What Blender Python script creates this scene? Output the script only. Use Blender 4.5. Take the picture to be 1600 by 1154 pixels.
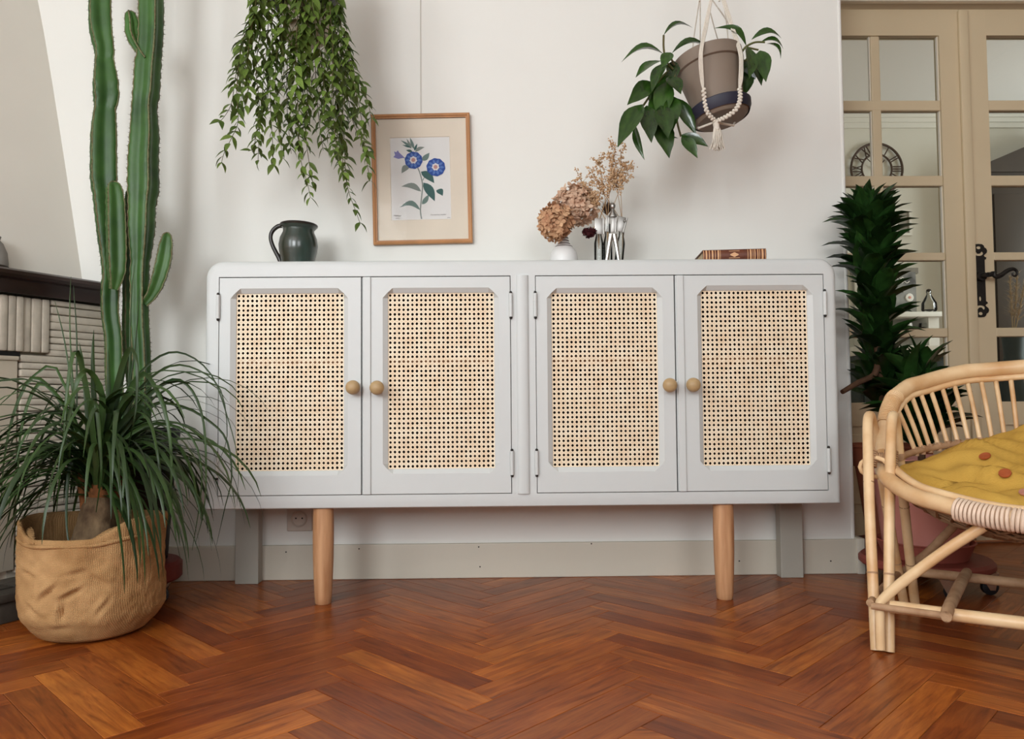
import bpy, bmesh, math, random
from math import sin, cos, pi, radians as R, sqrt
from mathutils import Vector as V, Matrix as M, noise
for o in list(bpy.data.objects): bpy.data.objects.remove(o)
sc = bpy.context.scene
C = sc.collection
rnd = random.Random(7)

# ------------------------------------------------------------------ camera
FPX, PSI, TH, PH, HCAM = 1185.0, 0.0152, 0.0419, -0.0080, 0.5291
ROT = M.Rotation(-PSI, 4, 'Z') @ M.Rotation(pi/2 + TH, 4, 'X') @ M.Rotation(PH, 4, 'Z')
cd = bpy.data.cameras.new('camera'); cam = bpy.data.objects.new('camera', cd); C.objects.link(cam)
cam.matrix_world = M.Translation((0, 0, HCAM)) @ ROT
cd.sensor_fit = 'HORIZONTAL'; cd.sensor_width = 36.0; cd.lens = FPX/1600*36.0
cd.clip_start = 0.02; cd.clip_end = 60
sc.camera = cam
# ------------------------------------------------------------------ light
sc.view_settings.view_transform = 'Standard'; sc.view_settings.look = 'None'
sc.view_settings.gamma = 1.0; sc.view_settings.use_curve_mapping = False
sc.view_settings.exposure = 0.27
w = bpy.data.worlds.new('sky'); sc.world = w; w.use_nodes = True
w.node_tree.nodes['Background'].inputs['Color'].default_value = (0.80, 0.90, 1.0, 1)
w.node_tree.nodes['Background'].inputs['Strength'].default_value = 0.8

def area(name, loc, rot, sx, sy, power, col):
    l = bpy.data.lights.new(name, 'AREA'); l.shape = 'RECTANGLE'; l.size = sx; l.size_y = sy
    l.energy = power; l.color = col
    o = bpy.data.objects.new(name, l); C.objects.link(o); o.location = loc; o.rotation_euler = rot
    return o
# daylight from the left windows; added fills at front right and next room
area('window_light_left', (-1.35, -1.86, 1.58), (R(90), 0, 0), 1.1, 1.32, 60, (0.93, 0.97, 1.0))
area('front_fill_light', (0.75, -1.86, 1.58), (R(90), 0, 0), 1.1, 1.32, 24, (0.97, 0.98, 1.0))  # added fill that lights the sideboard frontally, set in an invented opening
area('window_light_side', (-2.36, -0.55, 1.58), (R(90), 0, R(-90)), 1.2, 1.32, 30, (0.92, 0.97, 1.0))
area('next_room_fill_light', (4.66, 4.0, 1.5), (R(90), 0, R(90)), 1.2, 1.4, 40, (0.95, 0.98, 1.0))  # added light to brighten the next room, its window is invented

# ------------------------------------------------------------------ helpers
R3 = ROT.to_3x3()
def ray(px, py): return R3 @ V(((px-800)/FPX, (577-py)/FPX, -1.0))
def at(px, py, Y):
    d = ray(px, py); return V((0, 0, HCAM)) + d*(Y/d.y)
def atz(px, py, z):
    d = ray(px, py); return V((0, 0, HCAM)) + d*((z-HCAM)/d.z)
def lin(c):
    return tuple((x/12.92 if x <= 0.04045 else ((x+0.055)/1.055)**2.4) for x in (v/255 for v in c))

class MB:
    def __init__(s): s.v = []; s.f = []
    def add(s, vs, fs, T=None):
        n = len(s.v)
        s.v += [tuple(T @ V(p)) if T else tuple(p) for p in vs]
        s.f += [tuple(i+n for i in f) for f in fs]
        return s
    def box(s, x0, x1, y0, y1, z0, z1, T=None, b=0.0):
        if b <= 0:
            vs = [(x, y, z) for x in (x0, x1) for y in (y0, y1) for z in (z0, z1)]
            return s.add(vs, [(0,1,3,2),(4,6,7,5),(0,4,5,1),(2,3,7,6),(0,2,6,4),(1,5,7,3)], T)
        bm = bmesh.new(); bmesh.ops.create_cube(bm, size=1)
        for q in bm.verts: q.co = V(((x0+x1)/2+q.co.x*(x1-x0), (y0+y1)/2+q.co.y*(y1-y0), (z0+z1)/2+q.co.z*(z1-z0)))
        bmesh.ops.bevel(bm, geom=bm.edges[:], offset=b, segments=2, affect='EDGES', profile=0.5)
        bm.verts.index_update()
        s.add([q.co[:] for q in bm.verts], [[q.index for q in f.verts] for f in bm.faces], T); bm.free()
        return s
    def lathe(s, prof, c=(0, 0, 0), n=32, T=None, cap=True):
        vs = []; fs = []; m = len(prof)
        for (r, z) in prof:
            for k in range(n):
                a = 2*pi*k/n; vs.append((c[0]+r*cos(a), c[1]+r*sin(a), c[2]+z))
        for j in range(m-1):
            for k in range(n):
                k2 = (k+1) % n; fs.append((j*n+k, j*n+k2, (j+1)*n+k2, (j+1)*n+k))
        if cap:
            if prof[0][0] > 1e-5: fs.append(tuple(range(n))[::-1])
            if prof[-1][0] > 1e-5: fs.append(tuple((m-1)*n+k for k in range(n)))
        return s.add(vs, fs, T)
    def tube(s, pts, rad, n=8, closed=False, T=None, cap=True, sub=0):
        pts = [V(p) for p in pts]
        rs = list(rad) if hasattr(rad, '__len__') else [rad]*len(pts)
        if sub: pts, rs = smooth(pts, rs, sub, closed)
        m = len(pts); vs = []; fs = []; up = None
        for i in range(m):
            a = pts[i-1] if (i or closed) else pts[i]; b = pts[(i+1) % m] if (i < m-1 or closed) else pts[i]
            t = (b-a).normalized()
            if up is None:
                up = V((0, 0, 1)) if abs(t.z) < 0.9 else V((1, 0, 0))
            u = (up - t*up.dot(t)).normalized(); up = u; q = t.cross(u)
            for k in range(n):
                g = 2*pi*k/n; vs.append(pts[i] + (u*cos(g)+q*sin(g))*rs[i])
        for i in range(m if closed else m-1):
            for k in range(n):
                k2 = (k+1) % n; i2 = (i+1) % m; fs.append((i*n+k, i*n+k2, i2*n+k2, i2*n+k))
        if cap and not closed: fs += [tuple(range(n))[::-1], tuple((m-1)*n+k for k in range(n))]
        return s.add(vs, fs, T)
    def ball(s, c, r, n=12, m=8, T=None):
        rx, ry, rz = r if hasattr(r, '__len__') else (r, r, r)
        vs = [(c[0], c[1], c[2]-rz)]; fs = []
        for j in range(1, m):
            b = -pi/2+pi*j/m
            for k in range(n):
                a = 2*pi*k/n; vs.append((c[0]+rx*cos(b)*cos(a), c[1]+ry*cos(b)*sin(a), c[2]+rz*sin(b)))
        vs.append((c[0], c[1], c[2]+rz)); L = len(vs)-1
        for k in range(n):
            k2 = (k+1) % n; fs.append((0, 1+k2, 1+k)); fs.append((L, L-n+k, L-n+k2))
            for j in range(m-2): fs.append((1+j*n+k, 1+j*n+k2, 1+(j+1)*n+k2, 1+(j+1)*n+k))
        return s.add(vs, fs, T)
    def fill(s, loops, T=None):
        """a planar region between loops of 3D points (first outer, the others holes)"""
        bm = bmesh.new(); es = []
        for lp in loops:
            q = [bm.verts.new(p) for p in lp]
            es += [bm.edges.new((q[i], q[(i+1) % len(q)])) for i in range(len(q))]
        bmesh.ops.triangle_fill(bm, use_beauty=True, use_dissolve=False, edges=es)
        bm.verts.index_update()
        s.add([q.co[:] for q in bm.verts], [[q.index for q in f.verts] for f in bm.faces], T); bm.free()
        return s
    def bridge(s, a, b, closed=True):
        n = len(a); m = n if closed else n-1
        return s.add(list(a)+list(b), [(i, (i+1) % n, n+(i+1) % n, n+i) for i in range(m)])
    def prism(s, pts, y0, y1, T=None):
        n = len(pts)
        vs = [(x, y0, z) for x, z in pts]+[(x, y1, z) for x, z in pts]
        return s.add(vs, [tuple(range(n)), tuple(range(n, 2*n))[::-1]]+[(i, n+i, n+(i+1) % n, (i+1) % n) for i in range(n)], T)
    def mesh(s, name, mat, smooth_=True, ang=40):
        me = bpy.data.meshes.new(name); me.from_pydata(s.v, [], s.f)
        bm = bmesh.new(); bm.from_mesh(me); bmesh.ops.remove_doubles(bm, verts=bm.verts, dist=1e-6)
        bmesh.ops.recalc_face_normals(bm, faces=bm.faces); bm.to_mesh(me); bm.free()
        if smooth_:
            me.polygons.foreach_set('use_smooth', [True]*len(me.polygons)); me.set_sharp_from_angle(angle=R(ang))
        me.materials.append(mat); return me
def smooth(pts, rs, k, closed=False):
    P = []; Q = []; m = len(pts)
    for i in range(m if closed else m-1):
        g = lambda j: (j % m) if closed else min(max(j, 0), m-1)
        a, b, c, d = (pts[g(i+j)] for j in (-1, 0, 1, 2))
        for j in range(k):
            t = j/k
            P.append(0.5*((2*b)+(c-a)*t+(2*a-5*b+4*c-d)*t*t+(3*b-a-3*c+d)*t**3)); Q.append(rs[g(i)]*(1-t)+rs[g(i+1)]*t)
    if not closed: P.append(pts[-1]); Q.append(rs[-1])
    return P, Q

def W(o):
    m = o.matrix_basis.copy() if o.type != 'EMPTY' or o.parent else M.Translation(o.location)
    return W(o.parent) @ o.matrix_parent_inverse @ m if o.parent else m
def link(name, me, parent=None, mw=None, kind=None, label=None):
    o = bpy.data.objects.new(name, me); C.objects.link(o)
    if parent: o.parent = parent; o.matrix_parent_inverse = W(parent).inverted()
    if mw is not None: o.matrix_basis = mw
    if kind: o['kind'] = kind
    if label: o['label'] = label
    return o
def obj(name, mb, mat, parent=None, kind=None, label=None, sm=True, ang=40):
    return link(name, mb.mesh(name, mat, sm, ang), parent, None, kind, label)
def tag(o, label, cat, group=None):
    o['label'] = label; o['category'] = cat
    if group: o['group'] = group
    return o
def thing(name, label, cat, loc, group=None):
    o = bpy.data.objects.new(name, None); C.objects.link(o); o.location = loc; o.empty_display_size = 0.05
    return tag(o, label, cat, group)
def struct(name, mb, mat, parent=None, sm=False): return obj(name, mb, mat, parent, 'structure', None, sm)

# ------------------------------------------------------------------ materials
def mat(name, col, rough=0.5, spec=0.5, metal=0.0, var=0.0, vscale=8.0, bump=0.0, bscale=80.0, col2=None, stretch=None, perobj=0.0, trans=0.0, coat=0.0, fac_ramp=(0.3, 0.7)):
    m = bpy.data.materials.new(name); m.use_nodes = True; nt = m.node_tree; N = nt.nodes; L = nt.links
    b = N['Principled BSDF']; col = lin(col) if max(col) > 1.0 else col
    b.inputs['Base Color'].default_value = (*col, 1); b.inputs['Roughness'].default_value = rough
    b.inputs['Specular IOR Level'].default_value = spec; b.inputs['Metallic'].default_value = metal
    if coat: b.inputs['Coat Weight'].default_value = coat; b.inputs['Coat Roughness'].default_value = 0.15
    tc = N.new('ShaderNodeTexCoord'); mp = N.new('ShaderNodeMapping'); L.new(tc.outputs['Object'], mp.inputs['Vector'])
    if stretch: mp.inputs['Scale'].default_value = stretch
    oi = N.new('ShaderNodeObjectInfo')
    out = None
    if var or col2:
        nz = N.new('ShaderNodeTexNoise'); nz.noise_dimensions = '4D'; nz.inputs['Scale'].default_value = vscale; nz.inputs['Detail'].default_value = 5
        mul = N.new('ShaderNodeMath'); mul.operation = 'MULTIPLY'; mul.inputs[1].default_value = 57.0
        L.new(oi.outputs['Random'], mul.inputs[0]); L.new(mul.outputs[0], nz.inputs['W'])
        L.new(mp.outputs['Vector'], nz.inputs['Vector'])
        cr = N.new('ShaderNodeValToRGB'); L.new(nz.outputs['Fac'], cr.inputs['Fac'])
        c2 = (lin(col2) if max(col2) > 1.0 else col2) if col2 else tuple(x*(1-var) for x in col)
        cr.color_ramp.elements[0].position = fac_ramp[0]; cr.color_ramp.elements[1].position = fac_ramp[1]
        cr.color_ramp.elements[0].color = (*c2, 1); cr.color_ramp.elements[1].color = (*col, 1)
        out = cr.outputs['Color']
    if perobj:
        hs = N.new('ShaderNodeHueSaturation'); mr = N.new('ShaderNodeMapRange'); L.new(oi.outputs['Random'], mr.inputs['Value'])
        mr.inputs['To Min'].default_value = 1-perobj; mr.inputs['To Max'].default_value = 1+perobj
        L.new(mr.outputs['Result'], hs.inputs['Value'])
        if out: L.new(out, hs.inputs['Color'])
        else: hs.inputs['Color'].default_value = (*col, 1)
        out = hs.outputs['Color']
    if out: L.new(out, b.inputs['Base Color'])
    if bump:
        nb = N.new('ShaderNodeTexNoise'); nb.inputs['Scale'].default_value = bscale; nb.inputs['Detail'].default_value = 4
        L.new(mp.outputs['Vector'], nb.inputs['Vector'])
        bp = N.new('ShaderNodeBump'); bp.inputs['Strength'].default_value = bump; bp.inputs['Distance'].default_value = 0.004
        L.new(nb.outputs['Fac'], bp.inputs['Height']); L.new(bp.outputs['Normal'], b.inputs['Normal'])
    if trans:
        tl = N.new('ShaderNodeBsdfTranslucent'); mx = N.new('ShaderNodeMixShader'); mx.inputs['Fac'].default_value = trans
        if out: L.new(out, tl.inputs['Color'])
        else: tl.inputs['Color'].default_value = (*col, 1)
        L.new(b.outputs[0], mx.inputs[1]); L.new(tl.outputs[0], mx.inputs[2]); L.new(mx.outputs[0], N['Material Output'].inputs['Surface'])
    return m
def glass(name, tint=(1, 1, 1), refl=0.9, ior=1.45):
    m = bpy.data.materials.new(name); m.use_nodes = True; nt = m.node_tree; N = nt.nodes; L = nt.links
    N.remove(N['Principled BSDF'])
    tr = N.new('ShaderNodeBsdfTransparent'); tr.inputs['Color'].default_value = (*tint, 1)
    gl = N.new('ShaderNodeBsdfGlossy'); gl.inputs['Roughness'].default_value = 0.02; gl.inputs['Color'].default_value = (refl, refl, refl, 1)
    fr = N.new('ShaderNodeFresnel'); fr.inputs['IOR'].default_value = ior
    mx = N.new('ShaderNodeMixShader'); L.new(fr.outputs[0], mx.inputs[0]); L.new(tr.outputs[0], mx.inputs[1]); L.new(gl.outputs[0], mx.inputs[2])
    L.new(mx.outputs[0], N['Material Output'].inputs['Surface']); return m

def plank_mat():
    m = bpy.data.materials.new('parquet_wood'); m.use_nodes = True; nt = m.node_tree; N = nt.nodes; L = nt.links
    b = N['Principled BSDF']
    tc = N.new('ShaderNodeTexCoord'); mp = N.new('ShaderNodeMapping'); mp.inputs['Scale'].default_value = (2.2, 26, 26)
    L.new(tc.outputs['Object'], mp.inputs['Vector'])
    oi = N.new('ShaderNodeObjectInfo'); mul = N.new('ShaderNodeMath'); mul.operation = 'MULTIPLY'; mul.inputs[1].default_value = 91.0
    L.new(oi.outputs['Random'], mul.inputs[0])
    n1 = N.new('ShaderNodeTexNoise'); n1.noise_dimensions = '4D'; n1.inputs['Scale'].default_value = 3.2; n1.inputs['Detail'].default_value = 8; n1.inputs['Distortion'].default_value = 0.9; n1.inputs['Roughness'].default_value = 0.62
    L.new(mp.outputs['Vector'], n1.inputs['Vector']); L.new(mul.outputs[0], n1.inputs['W'])
    c1 = N.new('ShaderNodeValToRGB'); L.new(n1.outputs['Fac'], c1.inputs['Fac'])
    e = c1.color_ramp.elements; e[0].position = 0.28; e[0].color = (0.115, 0.022, 0.004, 1); e[1].position = 0.72; e[1].color = (0.44, 0.134, 0.022, 1)
    q = c1.color_ramp.elements.new(0.48); q.color = (0.290, 0.070, 0.0115, 1)
    # plank-to-plank tone
    c2 = N.new('ShaderNodeValToRGB'); L.new(oi.outputs['Random'], c2.inputs['Fac'])
    e = c2.color_ramp.elements; e[0].color = (0.62, 0.50, 0.46, 1); e[1].color = (1.18, 1.16, 1.0, 1)
    for p, cc in ((0.25, (0.80, 0.72, 0.66, 1)), (0.55, (0.95, 0.90, 0.86, 1)), (0.85, (1.22, 1.36, 1.25, 1))):
        q = c2.color_ramp.elements.new(p); q.color = cc
    mx = N.new('ShaderNodeMix'); mx.data_type = 'RGBA'; mx.blend_type = 'MULTIPLY'; mx.inputs['Factor'].default_value = 1.0
    L.new(c1.outputs['Color'], mx.inputs[6]); L.new(c2.outputs['Color'], mx.inputs[7])
    # wear: large soft mottling
    n2 = N.new('ShaderNodeTexNoise'); n2.noise_dimensions = '4D'; n2.inputs['Scale'].default_value = 9; n2.inputs['Detail'].default_value = 5
    L.new(tc.outputs['Object'], n2.inputs['Vector']); L.new(mul.outputs[0], n2.inputs['W'])
    mr = N.new('ShaderNodeMapRange'); L.new(n2.outputs['Fac'], mr.inputs['Value']); mr.inputs['From Min'].default_value = 0.3; mr.inputs['From Max'].default_value = 0.7
    mr.inputs['To Min'].default_value = 0.78; mr.inputs['To Max'].default_value = 1.15
    hs = N.new('ShaderNodeHueSaturation'); L.new(mx.outputs[2], hs.inputs['Color']); L.new(mr.outputs['Result'], hs.inputs['Value'])
    L.new(hs.outputs['Color'], b.inputs['Base Color'])
    r2 = N.new('ShaderNodeMapRange'); L.new(n1.outputs['Fac'], r2.inputs['Value']); r2.inputs['To Min'].default_value = 0.36; r2.inputs['To Max'].default_value = 0.24
    L.new(r2.outputs['Result'], b.inputs['Roughness']); b.inputs['Specular IOR Level'].default_value = 0.34
    bp = N.new('ShaderNodeBump'); bp.inputs['Strength'].default_value = 0.10; bp.inputs['Distance'].default_value = 0.002
    L.new(n1.outputs['Fac'], bp.inputs['Height']); L.new(bp.outputs['Normal'], b.inputs['Normal'])
    return m

def cane_mat():
    """woven cane: object coordinates count the cells, thin dark lines between the strands"""
    m = bpy.data.materials.new('woven_cane'); m.use_nodes = True; nt = m.node_tree; N = nt.nodes; L = nt.links
    b = N['Principled BSDF']; b.inputs['Roughness'].default_value = 0.55
    tc = N.new('ShaderNodeTexCoord'); sp = N.new('ShaderNodeSeparateXYZ'); L.new(tc.outputs['Object'], sp.inputs[0])
    def math_(op, a, c=None):
        n = N.new('ShaderNodeMath'); n.operation = op
        for i, x in enumerate((a, c)):
            if x is None: continue
            if isinstance(x, (int, float)): n.inputs[i].default_value = x
            else: L.new(x, n.inputs[i])
        return n.outputs[0]
    x, z = sp.outputs['X'], sp.outputs['Z']
    def line(v, wd):      # 1 on a line at whole numbers
        f = math_('FRACT', math_('ADD', v, 0.5)); d = math_('ABSOLUTE', math_('SUBTRACT', f, 0.5)); return math_('LESS_THAN', d, wd)
    a = math_('MAXIMUM', line(x, 0.045), line(z, 0.045))
    d = math_('MAXIMUM', line(math_('ADD', math_('ADD', x, z), 0.22), 0.03), line(math_('ADD', math_('SUBTRACT', x, z), 0.22), 0.03))
    d2 = math_('MAXIMUM', line(math_('ADD', math_('ADD', x, z), -0.22), 0.03), line(math_('ADD', math_('SUBTRACT', x, z), -0.22), 0.03))
    k = math_('MAXIMUM', a, math_('MAXIMUM', d, d2))
    nz = N.new('ShaderNodeTexNoise'); nz.inputs['Scale'].default_value = 0.35; nz.inputs['Detail'].default_value = 6; L.new(tc.outputs['Object'], nz.inputs['Vector'])
    cr = N.new('ShaderNodeValToRGB'); L.new(nz.outputs['Fac'], cr.inputs['Fac'])
    cr.color_ramp.elements[0].position = 0.3; cr.color_ramp.elements[0].color = (*lin((242, 216, 181)), 1)
    cr.color_ramp.elements[1].position = 0.7; cr.color_ramp.elements[1].color = (*lin((252, 239, 212)), 1)
    mx = N.new('ShaderNodeMix'); mx.data_type = 'RGBA'; L.new(math_('MULTIPLY', k, 0.36), mx.inputs['Factor'])
    L.new(cr.outputs['Color'], mx.inputs[6]); mx.inputs[7].default_value = (*lin((150, 112, 74)), 1)
    L.new(mx.outputs[2], b.inputs['Base Color'])
    bp = N.new('ShaderNodeBump'); bp.inputs['Strength'].default_value = 0.4; bp.inputs['Distance'].default_value = 0.001; bp.invert = True
    L.new(k, bp.inputs['Height']); L.new(bp.outputs['Normal'], b.inputs['Normal'])
    return m

def burlap_mat():
    m = bpy.data.materials.new('burlap'); m.use_nodes = True; nt = m.node_tree; N = nt.nodes; L = nt.links
    b = N['Principled BSDF']; b.inputs['Roughness'].default_value = 0.9; b.inputs['Specular IOR Level'].default_value = 0.1
    tc = N.new('ShaderNodeTexCoord')
    nz = N.new('ShaderNodeTexNoise'); nz.inputs['Scale'].default_value = 14; nz.inputs['Detail'].default_value = 6; L.new(tc.outputs['Object'], nz.inputs['Vector'])
    cr = N.new('ShaderNodeValToRGB'); L.new(nz.outputs['Fac'], cr.inputs['Fac'])
    cr.color_ramp.elements[0].position = 0.3; cr.color_ramp.elements[0].color = (*lin((160, 121, 78)), 1)
    cr.color_ramp.elements[1].position = 0.7; cr.color_ramp.elements[1].color = (*lin((190, 150, 104)), 1)
    ws = []
    for d, s in (('Z', 100), ('X', 100)):
        wv = N.new('ShaderNodeTexWave'); wv.bands_direction = d; wv.inputs['Scale'].default_value = s; wv.inputs['Distortion'].default_value = 2.0; wv.inputs['Detail'].default_value = 2
        L.new(tc.outputs['Object'], wv.inputs['Vector']); ws.append(wv.outputs['Fac'])
    ad = N.new('ShaderNodeMath'); ad.operation = 'ADD'; L.new(ws[0], ad.inputs[0]); L.new(ws[1], ad.inputs[1])
    mr = N.new('ShaderNodeMapRange'); L.new(ad.outputs[0], mr.inputs['Value']); mr.inputs['From Max'].default_value = 2; mr.inputs['To Min'].default_value = 0.82; mr.inputs['To Max'].default_value = 1.12
    hs = N.new('ShaderNodeHueSaturation'); L.new(cr.outputs['Color'], hs.inputs['Color']); L.new(mr.outputs['Result'], hs.inputs['Value']); L.new(hs.outputs['Color'], b.inputs['Base Color'])
    bp = N.new('ShaderNodeBump'); bp.inputs['Strength'].default_value = 0.35; bp.inputs['Distance'].default_value = 0.002
    L.new(ad.outputs[0], bp.inputs['Height']); L.new(bp.outputs['Normal'], b.inputs['Normal'])
    return m

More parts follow.
